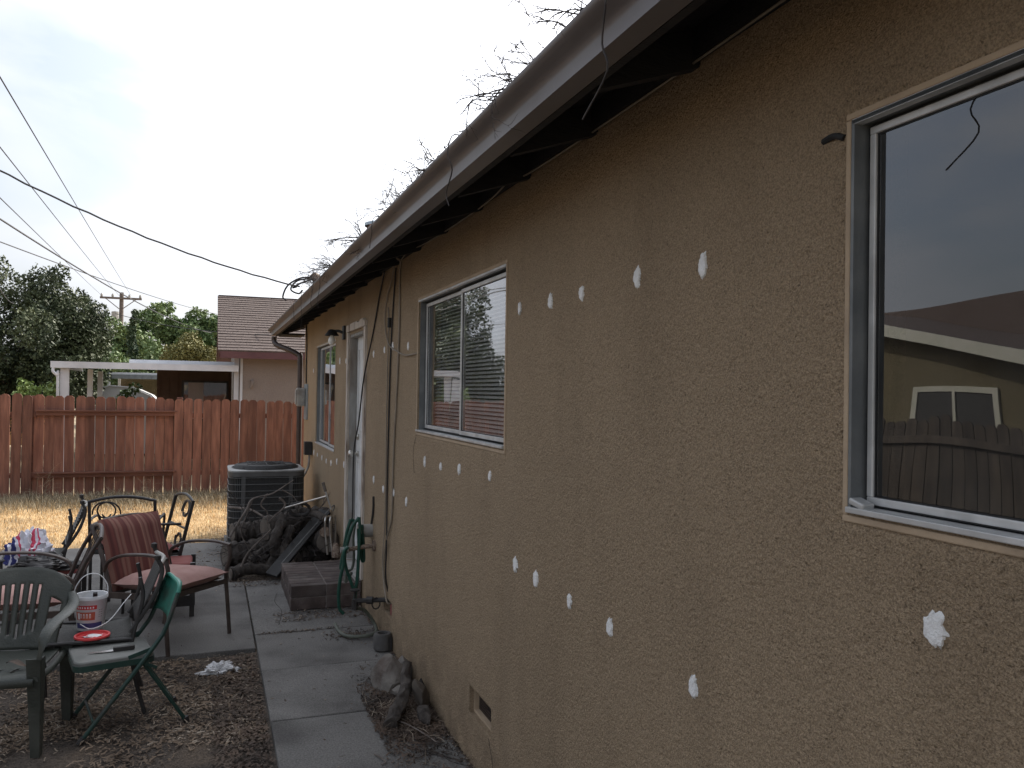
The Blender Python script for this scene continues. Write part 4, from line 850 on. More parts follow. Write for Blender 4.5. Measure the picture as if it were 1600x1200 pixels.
def limbs(rt, base, clumps, r, seed, mat='bark', k=9):
    g = random.Random(seed); b = MB(); base = Vector(base); top = Vector((sum(c[0] for c in clumps) / len(clumps), sum(c[1] for c in clumps) / len(clumps), sum(c[2] for c in clumps) / len(clumps)))
    b.tube(curve([base, base.lerp(top, .35) + Vector((g.uniform(-.1, .1), 0, 0)), base.lerp(top, .7), top], 3), [r * (1 - .06 * i) for i in range(10)], 7)
    b.build('trunk', mat, rt, world=True, smooth=True)
    b = MB()
    for c in g.sample(clumps, min(k, len(clumps))):
        s_ = base.lerp(top, g.uniform(.35, .85)); e_ = Vector(c[:3]); mid = s_.lerp(e_, .5) + Vector((g.uniform(-.2, .2), g.uniform(-.2, .2), g.uniform(0, .3)))
        b.tube(curve([s_, mid, e_], 3), [r * .45 * (1 - i / 8) for i in range(7)], 5)
    b.build('limb', mat, rt, world=True, smooth=True)
tr = root('dark_tree', (-7.0, 24.5, 0), 'big dark olive green tree overhanging the left yard behind the fence', 'tree')
cl = clumps_in(-5.6, 24.6, 2.7, 1.6, 2.2, 1.75, 34, .4, .8, 3, .2) + [(-6.4, 24, 4.55, .5), (-5.2, 24, 4.3, .55), (-4.9, 24, 4.6, .3), (-5.6, 24.1, 3.9, .7), (-4.6, 24, 3.6, .65), (-4.3, 24.2, 2.9, .6), (-4.1, 24, 2.2, .55), (-6.3, 24, 3.6, .7), (-4.8, 24.2, 2.3, .7), (-5.3, 24.5, 1.6, .7), (-6.6, 24, 1.5, .8)]
crown('crown', cl, 60000, .10, 'leaf_dark', tr, 11); limbs(tr, (-6.8, 24.6, -.06), cl, .22, 4, k=16)
for i, (x, y, z, rx, rz_, sz, n_, lab) in enumerate([(-5.3, 43, 3.0, 1.5, 2.3, .2, 16000, 'leftmost green tree beside the utility pole, behind the dark tree'), (-3.3, 45, 3.5, 2.0, 2.5, .2, 26000, 'tallest mid green tree behind the patio cover'), (-1.2, 46, 3.3, 1.9, 2.5, .2, 20000, 'mid green tree whose top meets the neighbour roof edge')]):
    tr = root('background_tree', (x, y, 0), lab, 'tree', group='green trees beyond the patio cover'); cl = clumps_in(x, y, z, rx, 1.6, rz_, 34, .35, .75, 20 + i)
    crown('crown', cl, n_, sz, 'leaf_mid', tr, 30 + i); limbs(tr, (x, y, -.06), cl, .16, 40 + i)
tr = root('cypress_tree', (-4.1, 36, 0), 'narrow dark columnar cypress beside the utility pole', 'tree')
cl = [(-4.1 + .06 * math.sin(k), 36, .5 + k * .3, .34 - .014 * k) for k in range(15)]; crown('crown', cl, 6000, .13, 'leaf_cyp', tr, 51, 1.3); limbs(tr, (-4.1, 36, -.06), cl, .08, 52, k=4)
tr = root('olive_bush', (-1.85, 32, 0), 'rounded yellow olive shrub beside the neighbour roof', 'shrub')
cl = clumps_in(-1.8, 32, 2.6, 1.05, .9, 1.05, 16, .3, .5, 61, .3); crown('crown', cl, 13000, .10, 'leaf_olive', tr, 62); limbs(tr, (-1.8, 32, -.06), cl, .09, 63)
tr = root('young_shrub', (-4.6, 20.5, 0), 'small bright green shrub rising over the red fence at left', 'shrub')
cl = [(-4.9, 20.5, 1.55, .28), (-4.6, 20.6, 1.5, .3), (-4.35, 20.4, 1.65, .22), (-5.0, 20.5, 1.8, .12), (-4.3, 20.4, 1.85, .12)]; crown('crown', cl, 700, .11, 'leaf_bright', tr, 71); limbs(tr, (-4.6, 20.5, -.06), cl, .03, 72, k=5)
tr = root('vine', (-3.0, 22.8, 0), 'green leafy plant beside the white shed', 'plant')
cl = [(-3.15, 22.8, 1.5, .22), (-2.95, 22.8, 1.75, .16), (-3.3, 22.8, 1.3, .25)]; crown('crown', cl, 600, .10, 'leaf_mid', tr, 73); limbs(tr, (-3.1, 22.8, -.06), cl, .02, 74, k=3)
tr = root('tree_behind_shed', (-3.6, 33, 0), 'green foliage between the patio cover posts behind the shed', 'tree')
cl = clumps_in(-3.9, 33, 1.9, 1.6, 1, 1.2, 12, .4, .7, 81); crown('crown', cl, 8000, .16, 'leaf_mid', tr, 82); limbs(tr, (-3.9, 33, -.06), cl, .1, 83)
# a tree past the left fence that only the window glass shows
# utility pole
up = root('utility_pole', (-6.75, 60, 0), 'distant wooden utility pole with crossarm and insulators', 'utility pole')
MB().tube([(-6.75, 60, -.06), (-6.75, 60, 8.0)], [.17, .13], 10).build('pole', 'pole', up, world=True)
MB().box((-6.77, 59.84, 7.6), (2.5, .12, .13)).build('crossarm', 'pole', up, world=True)
for dx in (-1.15, -.5, .5, 1.15): MB().lathe([(.06, 0), (.08, .1), (.05, .2), (0, .24)], (-6.77 + dx, 59.84, 7.66), 8).build('insulator', 'greyplastic', up, world=True)
for s_ in (-1, 1): MB().bar((-6.77 + s_ * .9, 59.8, 7.55), (-6.77 + s_ * .1, 59.8, 6.9), .05, .05).build('brace', 'pole', up, world=True)
MB().lathe([(0, 0), (.22, 0), (.22, .8), (0, .85)], (-7.1, 59.8, 5.9), 10).build('transformer', 'greyplastic', up, world=True)

def wire(a, b, r, sag, label, ext=0.0, mat='cable_black', name='overhead_wire', twist=0.0):
    a, b = Vector(a), Vector(b)
    if ext: b = b + (b - a) * ext
    P = []; n = 28
    for i in range(n + 1):
        t = i / n; p = a.lerp(b, t); p.z -= sag * 4 * t * (1 - t)
        if twist: p += Vector((math.sin(i * 2.4), 0, math.cos(i * 2.4))) * twist
        P.append(p)
    return tag(MB().tube(P, r, 5).build(name, mat, smooth=True), label, 'wire')
wire(at(205, 462, 59.8), at(0, 118, 9), .0075, .05, 'steepest thin overhead wire rising from the utility pole to the upper left', .08)
wire(at(188, 464, 59.8), at(0, 228, 11), .0075, .05, 'second steepest thin overhead wire rising left from the utility pole', .08)
wire(at(165, 467, 59.8), at(0, 308, 11), .007, .03, 'thin overhead wire just above the thicker one over the dark tree', .08)
wire(at(330, 520, 27), at(0, 333, 9), .009, .20, 'thicker overhead cable crossing in front of the dark tree towards the shingled roof', .08)
wire(at(345, 492, 30), at(0, 374, 11), .007, .10, 'lowest long overhead wire passing right over the crossarm', .08)
wire(at(22, 474, 20), at(0, 450, 11), .006, .05, 'short wire at the left edge against the dark tree', .08)
wire(at(420, 523, 19), at(180, 490, 24), .008, .12, 'black wire sagging in front of the shingled roof', 0)
wire((-.33, 8.9, 2.83), at(0, 246, 8.2), .0085, .16, 'twisted service cable running from the roof mast to the upper left', .3, twist=.004)

# roof mast and vents, resting on the roof
t = root('service_mast', (-.2, 9.0, 2.66), 'short service mast with looping black wires at the far end of the roof', 'mast')
MB().tube([(-.16, 9.0, 2.6), (-.16, 9.0, 2.93)], .022, 8).build('pipe', 'galv', t, world=True)
MB().lathe([(.03, 0), (.055, .03), (.05, .07), (0, .1)], (-.16, 9.0, 2.91), 12).build('weatherhead', 'rust', t, world=True, smooth=True)
for k, P in enumerate(([(-.18, 8.98, 2.95), (-.32, 8.95, 2.93), (-.45, 8.9, 2.84), (-.50, 8.88, 2.72), (-.47, 8.86, 2.68)], [(-.18, 8.98, 2.94), (-.35, 8.95, 2.9), (-.42, 8.9, 2.8), (-.34, 8.9, 2.76), (-.3, 8.92, 2.8)], [(-.18, 8.98, 2.93), (-.3, 8.9, 2.88), (-.4, 8.9, 2.82), (-.36, 8.9, 2.83)])):
    MB().tube(curve(P, 6), .009, 6).build('wire_loop', 'cable_black', t, world=True, smooth=True)
t = root('chimney_pipe', (.4, 8.4, 3.0), 'orange terracotta vent with bluish metal cap peeking over the gutter', 'roof vent')
MB().box((.40, 8.4, 3.10), (.22, .22, .66)).build('flue', 'terracotta', t, world=True)
MB().lathe([(.15, 0), (.15, .03), (.1, .05), (0, .06)], (.40, 8.4, 3.43), 14).build('cap', 'galv', t, world=True)

# dead branches caught on the roof edge
def twigs(b, p, d, ln_, r, g, depth=0):
    P = [Vector(p)]; d = Vector(d).normalized(); n = 6
    for i in range(n):
        d = (d + Vector((g.uniform(-.3, .3), g.uniform(-.3, .3), g.uniform(-.28, .2)))).normalized(); P.append(P[-1] + d * ln_ / n)
        if depth < 3 and i > 0 and g.random() < .6:
            twigs(b, P[-1], d + Vector((g.uniform(-1, 1), g.uniform(-1, 1), g.uniform(-.6, .8))), ln_ * g.uniform(.35, .65), r * .6, g, depth + 1)
    b.tube(P, [r * (1 - .8 * i / n) for i in range(n + 1)], 4)
BR = [(2.10, 4, .34, 'large tangle of dead twigs on the gutter nearest the top of the photo'), (1.72, 2, .22, 'small twig sprig on the gutter above the largest tangle'), (2.5, 2, .16, 'tiny twig sprig on the gutter just below the largest tangle'), (3.02, 3, .26, 'spiky dead twigs on the middle stretch of gutter'), (3.45, 2, .2, 'sparse short twigs on the gutter right of the spiky bunch'),
      (3.85, 3, .27, 'arched dead twigs over the gutter above the middle window'), (4.75, 3, .32, 'drooping dead branch beside the terracotta vent'), (5.9, 5, .42, 'bushy mass of dead twigs spilling over the far gutter'), (6.9, 3, .3, 'dead twigs on the gutter near the service mast')]
for i, (y, n_, ln_, lab) in enumerate(BR):
    g_ = random.Random(300 + i * 7); rt_ = root('dead_branch', (-.33, y, 2.6), lab, 'branch', group='dead branches on the roof edge')
    for k in range(n_ + 4):
        b = MB(); twigs(b, (-.36 + g_.uniform(-.05, .06), y + g_.uniform(-.15, .15), 2.60 + g_.uniform(-.01, .03)), (-.45 + g_.uniform(-.4, .3), g_.uniform(-.7, .9), g_.uniform(.0, .55)), ln_ * .5, .0034 if i < 6 else .0042, g_)
        b.build('twig', 'darktwig', rt_, world=True)
    for k in range(n_):
        b = MB(); twigs(b, (-.40, y + g_.uniform(-.2, .25), 2.59), (-.3, g_.uniform(-.4, .4), .5), ln_ * .3, .0024, g_, 2); b.build('twig', 'darktwig', rt_, world=True)
for i, (y, L_, lab) in enumerate([(1.47, .26, 'long thin stem hanging over the gutter close to the top edge'), (2.62, .22, 'thin stem hanging down the gutter face above the middle stretch'), (4.0, .13, 'short curved stem over the gutter'), (6.1, .25, 'limp stem hanging over the far gutter'), (6.5, .22, 'paired limp stem over the far gutter'), (7.4, .3, 'long limp stem near the gutter end'), (8.0, .2, 'curled stem near the gutter end')]):
    g_ = random.Random(i + 90); P = [(-.43, y, 2.60), (-.458, y + .02, 2.598)] + [(-.465 + g_.uniform(-.012, .01), y + .02 + g_.uniform(-.02, .03) * k, 2.59 - L_ * k / 4) for k in (1, 2, 3, 4)]
    tag(MB().tube(curve(P, 4), .0022, 4).build('hanging_stem', 'darktwig'), lab, 'twig', 'stems hanging over the gutter')

# ================================================================== YARD FURNITURE
def cush(w, d, t, puff=.02, nu=14, nv=14):
    b = MB()
    def f(u, v, s): 
        x, y = (u - .5) * w, (v - .5) * d; e = min(1, 6 * min(u, 1 - u)) ** .5 * min(1, 6 * min(v, 1 - v)) ** .5
        return (x, y, s * (t / 2 * e + puff * math.sin(math.pi * u) * math.sin(math.pi * v)) + .006 * noise.noise(Vector((x * 9, y * 9, s))))
    b.grid(lambda u, v: f(u, v, 1), nu, nv); b.grid(lambda u, v: f(1 - u, v, -1), nu, nv); return b

# white green plastic monobloc armchair
mc = root('plastic_armchair', (-2.17, 4.77, -.03), 'weathered dark green plastic armchair with slotted back at the left edge', 'chair', rz=R(-9))
def seatf(u, v):
    x = (u - .5) * (.46 - .05 * (1 - v) * 0); y = -.25 + .47 * v; dip = .018 * math.cos((u - .5) * 2.6) + .02 * math.sin(v * 3)
    z = .425 - dip - (.05 * ((.12 - v) / .12) ** 2 if v < .12 else 0); return (x, y, z)
s_ = MB().grid(seatf, 23, 22, skip=lambda i, j: (5 <= j <= 8 and i in (5, 9, 13, 17))); s_.build('seat', 'monoplastic', mc, solid=.007, smooth=True)
def backf(u, v):
    a = (u - .5) * 2; hw = .205 + .055 * v; z = .41 + .42 * v - (.10 * abs(a) ** 3.2 * v if v > .3 else 0); y = .215 + .13 * v - .055 * a * a * (.4 + .6 * v)
    return (a * hw, y, z)
def sk(i, j):
    if 3 <= j <= 18:
        if i in (10, 13, 16, 19, 22): return j >= 3 + abs(i - 16) // 3
    if 6 <= j <= 15 and (2 <= i <= 5 or 27 <= i <= 30): return not ((i in (2, 30)) and (j < 8))
    return False
MB().grid(backf, 33, 24, skip=sk).build('backrest', 'monoplastic', mc, solid=.007, smooth=True)
for sx in (-1, 1):
    P = curve([(sx * .255, .285, .70), (sx * .285, .22, .665), (sx * .30, .08, .645), (sx * .30, -.12, .64), (sx * .295, -.235, .60), (sx * .28, -.262, .50)], 5)
    MB().tube(P, [.018 + .016 * math.sin(math.pi * i / (len(P) - 1)) for i in range(len(P))], 10, flat=.32, up=(0, 0, 1)).build('armrest', 'monoplastic', mc, smooth=True)
    for (y0, y1, yt, w0, w1) in ((-.215, -.245, -.25, .035, .05), (.23, .215, .21, .028, .045)):
        b = MB(); zt = .50 if y0 < 0 else .44; n_ = 5
        for (dx, dy, wx, wy) in ((-sx * .008, -.0, .055, .007), (sx * .018, .024, .007, .05)):
            vs = []
            for z in (0, zt):
                k = .75 + .45 * z / zt; cx = sx * (.262 - .0 * z) + dx * k; cy = (y0 + (yt - y0) * z / zt) + dy * k
                for ax, ay in ((-1, -1), (1, -1), (1, 1), (-1, 1)): vs.append((cx + ax * wx / 2 * k, cy + ay * wy / 2 * k, z))
            b.add(vs, [(3, 2, 1, 0), (4, 5, 6, 7), (0, 1, 5, 4), (1, 2, 6, 5), (2, 3, 7, 6), (3, 0, 4, 7)])
        b.build('leg', 'monoplastic' if y0 < 0 else 'monoplastic', mc, bevel=.002)
    MB().tube(curve([(sx * .265, -.25, .40), (sx * .262, 0, .385), (sx * .25, .22, .40)], 4), .016, 6, flat=.5).build('side_apron', 'monoplastic', mc, smooth=True)
MB().tube([(-.255, -.256, .385), (0, -.262, .378), (.255, -.256, .385)], .02, 6, flat=.35, up=(0, 1, 0)).build('front_apron', 'monoplastic', mc, smooth=True)
mc.scale = (1, 1, .965)
t = MB().grid(lambda u, v: ((u - .5) * .12, (v - .5) * .045 * math.sin(math.pi * min(1, u + .05)) + .02 * (u - .5) ** 2, .012 * math.sin(u * 5) + .008 * abs(v - .5)), 10, 4).xf(Matrix.Translation((-2.06, 4.66, .384)) @ Matrix.Rotation(R(-25), 4, 'Z'))
tag(t.build('dry_leaf', 'leafdry', smooth=True), 'curled dry brown leaf lying on the plastic chair seat', 'leaf')
cl_ = cush(.16, .12, .06, .02, 8, 8).xf(Matrix.Translation((-2.37, 4.985, .70)) @ Matrix.Rotation(R(50), 4, 'X'))
tag(cl_.build('pink_cloth', 'pinkcloth', smooth=True), 'pale pink cloth bunched through the back of the plastic chair', 'cloth')

# green folding chair
fc_ = root('folding_chair', (-1.57, 4.87, -.03), 'green metal folding chair with teal back and dusty vinyl seat', 'chair', rz=R(-77))
HW = .20
for sx in (-1, 1):
    P = [(sx * HW, -.26, 0), (sx * (HW - .004), .10, .475), (sx * (HW - .006), .175, .60), (sx * (HW - .01), .236, .79)]
    MB().tube(curve(P, 4), .0125, 8, up=(1, 0, 0)).build('leg', 'greendark', fc_, smooth=True)
    MB().tube([(sx * (HW - .028), .30, 0), (sx * (HW - .03), .03, .445)], .0125, 8, flat=.8).build('leg', 'greendark', fc_, smooth=True)
    MB().tube([(sx * (HW - .028), .303, -.003), (sx * (HW - .028), .292, .03)], .017, 8).build('foot_cap', 'blackmetal', fc_)
    MB().tube([(sx * HW, -.262, -.003), (sx * HW, -.24, .03)], .017, 8).build('foot_cap', 'blackmetal', fc_)
    MB().bar((sx * (HW - .015), .10, .475), (sx * (HW - .017), -.02, .44), .006, .022).build('hinge_bar', 'greendark', fc_)
    MB().bar((sx * (HW - .014), .055, .40), (sx * (HW - .014), .13, .36), .005, .018).build('hinge_bar', 'greendark', fc_)
P = curve([(-(HW - .01), .236, .79), (-(HW - .03), .246, .825), (-.1, .25, .838), (.1, .25, .838), (HW - .03, .246, .825), (HW - .01, .236, .79)], 4)
MB().tube(P, .0125, 8).build('top_rail', 'greenmetal', fc_, smooth=True)
def fb(u, v): a = (u - .5) * 2; return (a * (HW - .014), .178 + .07 * v + .03 * (1 - a * a), .625 + .205 * v - (.012 * a ** 6))
MB().grid(fb, 12, 8).build('backrest', 'greenmetal', fc_, solid=.012, smooth=True)
pr_ = [(x, y - .085) for x, y in rr(.185, .205, .05)]
MB().prism(pr_, 2, .415, .45).build('seat', 'seatvinyl', fc_, bevel=.008, smooth=True)
MB().prism([(x * 1.03, (y + .085) * 1.02 - .085) for x, y in pr_], 2, .395, .428).build('seat_pan', 'greendark', fc_, smooth=True)
for (y, z) in ((-.19, .095), (.245, .09)): MB().tube([(-(HW - .01 if y < 0 else HW - .03), y, z), ((HW - .01 if y < 0 else HW - .03), y, z)], .008, 6).build('crossbar', 'greendark', fc_)
kn = root('knife', (-1.64, 4.80, .370), 'small knife with black handle lying on the folding chair seat', 'knife', rz=R(8))
MB().prism([(-.13, -.002), (-.05, -.014), (-.005, -.014), (-.005, .014), (-.06, .012)], 2, 0.0, .003).build('blade', 'chrome', kn)
MB().prism(rr(.052, .012, .008, 3), 2, -.001, .018).xf(Matrix.Translation((.045, 0, 0))).build('handle', 'cable_black', kn, smooth=True)

fc_.scale = (.94, .92, .88); fc_.location = (-1.585, 4.865, -.03)
# dark sling chair carrying bucket
def sling(loc, rz, label, group=None, slats=13):
    c = root('sling_chair', loc, label, 'chair', rz=rz, group=group)
    for sx in (-1, 1):
        MB().tube(curve([(sx * .225, -.23, 0), (sx * .22, -.24, .22), (sx * .215, -.23, .40), (sx * .215, -.19, .425)], 4), .011, 7).build('leg', 'blackmetal', c, smooth=True)
        MB().tube(curve([(sx * .225, .27, 0), (sx * .22, .215, .22), (sx * .215, .20, .40), (sx * .21, .25, .62), (sx * .205, .235, .74)], 4), .011, 7).build('leg', 'blackmetal', c, smooth=True)
        MB().tube([(sx * .216, -.2, .424), (sx * .216, .2, .412)], .011, 7).build('side_rail', 'blackmetal', c)
        MB().tube(curve([(sx * .212, .19, .45), (sx * .212, .30, .62), (sx * .206, .345, .76), (sx * .20, .325, .83)], 5), .012, 7).build('back_post', 'blackmetal', c, smooth=True)
        MB().lathe([(0, -.02), (.017, -.01), (.017, .012), (0, .02)], (sx * .2, .322, .84), 8).build('end_knob', 'cable_black', c)
    MB().tube(curve([(-.2, .335, .80), (0, .365, .805), (.2, .335, .80)], 5), .012, 7).build('top_rail', 'greyplastic', c, smooth=True)
    MB().tube([(-.216, -.225, .424), (.216, -.225, .424)], .012, 7).build('front_rail', 'ac', c)
    MB().tube([(-.216, .2, .412), (.216, .2, .412)], .012, 7).build('rear_rail', 'blackmetal', c)
    MB().grid(lambda u, v: ((u - .5) * .43, -.22 + .42 * v, .428 - .018 * math.sin(math.pi * v) - .004 * v), 6, 8).build('seat', 'mesh', c, solid=.004, smooth=True)
    sl_ = None
    MB().grid(lambda u, v: ((u - .5) * .40, .225 + .13 * v ** .8 - .012, .50 + .29 * v), 6, 8).build('backrest', 'mesh', c, solid=.004, smooth=True)
    for k in range(slats):
        v = (k + .5) / 13; b = (.225 + .13 * v ** .8 - .022, .50 + .29 * v)
        if sl_ is None: sl_ = MB().box((0, 0, 0), (.39, .010, .012)).build('slat', 'blackmetal', c); o = sl_
        else: o = inst(sl_)
        o.location = (0, b[0], b[1])
    return c
sling((-1.79, 5.15, -.03), R(-84), 'black sling chair standing beside the dirt with the paint bucket on its seat', slats=0)
sling((-2.47, 7.45, 0), R(-82), 'black slatted back chair seen side on behind the heaped cloth')
bk = root('bucket', (-1.80, 5.19, .395), 'white plastic bucket of spackle with red and navy print on the black chair seat', 'bucket')
MB().lathe([(0, 0), (.078, 0), (.083, .01), (.098, .20), (.103, .205), (.103, .225), (.099, .23), (.094, .228), (.080, .02), (0, .015)], n=32).build('body', 'bucket', bk, smooth=True)
def band(a0, a1, z0, z1, mt, name='label'):
    b = MB(); f = lambda z: .083 + (.098 - .083) * (z - .01) / .19 + .0012
    b.grid(lambda u, v: (f(z0 + (z1 - z0) * v) * math.cos(R(a0 + (a1 - a0) * u)), f(z0 + (z1 - z0) * v) * math.sin(R(a0 + (a1 - a0) * u)), z0 + (z1 - z0) * v), 20, 2); b.build(name, mt, bk, smooth=True)
band(-150, -35, .02, .055, 'navy'); band(-150, -62, .145, .172, 'red'); band(-150, -68, .075, .128, 'orangeprint')
band(-140, -128, .080, .122, 'white', 'print_letter')
for k, a in enumerate((-122, -110, -98, -86)):
    band(a - 3.6, a - 1.8, .088, .118, 'white', 'print_letter'); band(a + 1.0, a + 2.6, .088, .118, 'white', 'print_letter'); band(a - 1.8, a + 1.0, .110, .117, 'white', 'print_letter')
for a in (-135, -125, -115, -105, -95, -85, -75): band(a - 2.5, a + 2.5, .152, .164, 'white', 'print_letter')
for k, a in enumerate((-50, -40)):
    for z in (.09, .105, .12, .135): band(a - 4, a + 3, z, z + .004, 'greyplastic', 'print_line')
MB().tube(curve([(-.103, 0, .20), (-.098, 0, .28), (-.055, 0, .345), (0, 0, .365), (.055, 0, .345), (.098, 0, .28), (.103, 0, .20)], 5), .0035, 6).xf(Matrix.Rotation(R(20), 4, 'Z')).build('handle', 'white', bk, smooth=True)
MB().tube(curve([(-.05, -.108, .06), (.02, -.15, .035), (.12, -.12, .07), (.2, -.02, .16), (.24, .05, .20)], 5), .0028, 5).build('bail_wire', 'white', bk, smooth=True)
bk.scale = (.84, .84, .84)
pk = root('putty_knife', (-1.79, 5.19, .45), 'black handled putty knife standing in the white bucket', 'putty knife')
MB().bar((.0, .04, .0), (.02, -.085, .16), .022, .012).build('handle', 'cable_black', pk); MB().bar((-.006, .075, -.05), (.0, .04, .0), .04, .002).build('blade', 'chrome', pk)
ld = root('bucket_lid', (-1.77, 5.005, .397), 'round red bucket lid smeared with white paste on the chair seat', 'lid')
ld.scale = (.85, .85, .85)
MB().lathe([(0, .004), (.088, .004), (.092, .014), (.104, .014), (.106, .004), (.102, 0), (0, 0)], n=30).build('disc', 'red', ld, smooth=True)
MB().grid(lambda u, v: (-.05 + .10 * u + .012 * math.sin(v * 9), -.05 + .07 * v + .02 * u, .007 + .004 * math.sin(u * 7 + v * 5)), 10, 8).build('paste_smear', 'white', ld, smooth=True)

# cushioned patio armchairs
def patio_chair(loc, rz, label, back_cushion, seat_mat):
    c = root('patio_armchair', loc, label, 'chair', rz=rz)
    w = .29
    for sx in (-1, 1):
        MB().tube(curve([(sx * w, -.275, 0), (sx * (w + .0), -.255, .2), (sx * w, -.235, .42), (sx * (w + .005), -.265, .55), (sx * (w + .01), -.245, .625)], 5), .0165, 8, flat=.75, up=(0, 1, 0)).build('leg', 'brownmetal', c, smooth=True)
        MB().tube(curve([(sx * (w + .01), -.26, .63), (sx * (w + .012), -.10, .645), (sx * (w + .01), .12, .625), (sx * w, .26, .57), (sx * w, .30, .50)], 5), .016, 8, flat=.7, up=(0, 0, 1)).build('armrest', 'brownmetal', c, smooth=True)
        MB().tube([(sx * w, .335, 0), (sx * w, .27, .38)], .015, 8, flat=.8).build('leg', 'brownmetal', c)
        MB().tube(curve([(sx * (w - .01), .25, .36), (sx * (w - .01), .34, .62), (sx * (w - .012), .44, .80)], 4), .016, 8, flat=.8).build('back_post', 'brownmetal', c, smooth=True)
        MB().bar((sx * w, -.24, .375), (sx * w, .28, .345), .02, .04).build('side_rail', 'brownmetal', c)
    MB().tube(curve([(-(w - .012), .44, .795), (-.15, .45, .82), (0, .455, .828), (.15, .45, .82), (w - .012, .44, .795)], 4), .013, 8).build('top_rail', 'brownmetal', c, smooth=True)
    MB().bar((-w, -.235, .375), (w, -.235, .375), .03, .035).build('front_rail', 'brownmetal', c); MB().bar((-w, .27, .35), (w, .27, .35), .02, .03).build('rear_rail', 'brownmetal', c)
    for k in range(5):
        x = -.2 + .1 * k; MB().bar((x, .27, .37), (x, .445, .80), .014, .008).build('back_slat', 'brownmetal', c)
    s = cush(.54, .55, .085, .03).xf(Matrix.Translation((0, -.01, .43)) @ Matrix.Rotation(R(-3), 4, 'X')); s.build('seat_cushion', seat_mat, c, smooth=True)
    if back_cushion:
        s = cush(.54, .50, .09, .02, 18, 18).xf(Matrix.Translation((0, .315, .60)) @ Matrix.Rotation(R(72), 4, 'X')); s.build('back_cushion', 'stripe', c, smooth=True)
    return c
patio_chair((-1.43, 6.25, 0), R(48), 'patio armchair with striped dark red back cushion and pink seat cushion', True, 'pinkfabric')
patio_chair((-2.30, 6.0, 0), R(-81), 'patio armchair without back cushion and pink seat, at the far left', False, 'pinkfabric')

def cloth(name, c, r, mat, label, cat, seed, n=26, amp=.35, hang=None):
    def f(u, v):
        th, ph = u * 2 * math.pi, v * math.pi * .56; d = Vector((math.cos(th) * math.sin(ph), math.sin(th) * math.sin(ph), math.cos(ph)))
        k = 1 + amp * (noise.noise(d * 1.8 + Vector((seed, 0, 0))) + .7 * abs(noise.noise(d * 4.3 + Vector((0, seed, 0)))) * 1.4 - .3 + .3 * noise.noise(d * 9 + Vector((seed, seed, 0))))
        return (d.x * r[0] * k, d.y * r[1] * k, max(0.0, d.z * r[2] * k + .01))
    b = MB().grid(f, n * 2, n); b.v = [Vector(c) + p for p in b.v]
    return tag(b.build(name, mat, smooth=True, solid=.003, origin=c), label, cat)
cloth('printed_towel', (-2.42, 6.9, .46), (.17, .13, .21), 'towel', 'crumpled white cloth printed red and navy heaped over the far left chair', 'cloth', 3.1)
cloth('dark_cloth', (-2.30, 6.75, .44), (.21, .15, .09), 'blackmetal', 'dark crumpled cloth under the printed cloth', 'cloth', 8.2)
cloth('white_rag', (-1.10, 5.53, -.03), (.095, .055, .045), 'paper', 'white crumpled rag dropped on the mulch by the patio edge', 'rag', 5.5, amp=.7)
st_ = root('storage_bench', (-2.28, 6.85, 0), 'low dark bench under the heaped cloths', 'bench')
MB().box((0, 0, .42), (.5, .34, .03)).build('top', 'redpaint', st_, bevel=.006)
for sx in (-1, 1):
    for sy in (-1, 1): MB().box((sx * .22, sy * .14, .2), (.03, .03, .41)).build('leg', 'blackmetal', st_)

# ornamental iron chairs and a red padded stool behind
def spiral(c, r0, r1, a0, a1, n=26, s=1): return [(c[0] + s * (r0 + (r1 - r0) * i / n) * math.cos(R(a0 + (a1 - a0) * i / n)), 0, c[1] + (r0 + (r1 - r0) * i / n) * math.sin(R(a0 + (a1 - a0) * i / n))) for i in range(n + 1)]
def iron_chair(loc, rz, label):
    c = root('iron_chair', loc, label, 'chair', rz=rz); lean = Matrix.Translation((0, .20, .42)) @ Matrix.Rotation(R(-13), 4, 'X')
    def bb(P, r, nm): MB().tube(P, r, 7).xf(lean).build(nm, 'blackmetal', c, smooth=True)
    for sx in (-1, 1):
        MB().bar((sx * .24, 0, -.02), (sx * .235, 0, .43), .024, .02).xf(lean).build('back_post', 'blackmetal', c)
        MB().tube([(sx * .23, -.22, 0), (sx * .225, -.21, .42)], .012, 7).build('leg', 'blackmetal', c); MB().tube([(sx * .23, .24, 0), (sx * .235, .20, .42)], .012, 7).build('leg', 'blackmetal', c)
        bb(spiral((.115, .335), .102, .035, 190, -150, s=sx), .0065, 'scroll'); bb(spiral((.105, .105), .09, .03, 170, 520, s=sx), .0065, 'scroll')
        MB().tube(curve([(sx * .25, .2, .66), (sx * .26, 0, .67), (sx * .25, -.2, .64), (sx * .235, -.22, .42)], 4), .011, 7).build('armrest', 'blackmetal', c, smooth=True)
    bb(curve([(-.245, 0, .42), (-.12, 0, .45), (0, 0, .46), (.12, 0, .45), (.245, 0, .42)], 4), .012, 'top_rail'); bb([(-.24, 0, .20), (.24, 0, .20)], .009, 'cross_rail'); bb([(-.24, 0, .01), (.24, 0, .01)], .009, 'cross_rail')
    MB().prism(rr(.24, .22, .05), 2, .41, .425).build('seat', 'mesh', c); cush(.44, .42, .05, .01).xf(Matrix.Translation((0, 0, .45))).build('seat_cushion', 'redpaint', c, smooth=True)
    return c
iron_chair((-1.80, 7.42, .03), R(176), 'black iron armchair whose scrolled back faces the camera')
iron_chair((-1.66, 7.35, 0), R(-72), 'black iron armchair with scrolled back turned edge on beside the dry lawn')
ot = root('padded_stool', (-1.50, 7.02, 0), 'dull red padded stool with dark square legs behind the striped armchair', 'stool')
MB().box((0, 0, .34), (.40, .36, .13)).build('pad', 'redpaint', ot, bevel=.02)
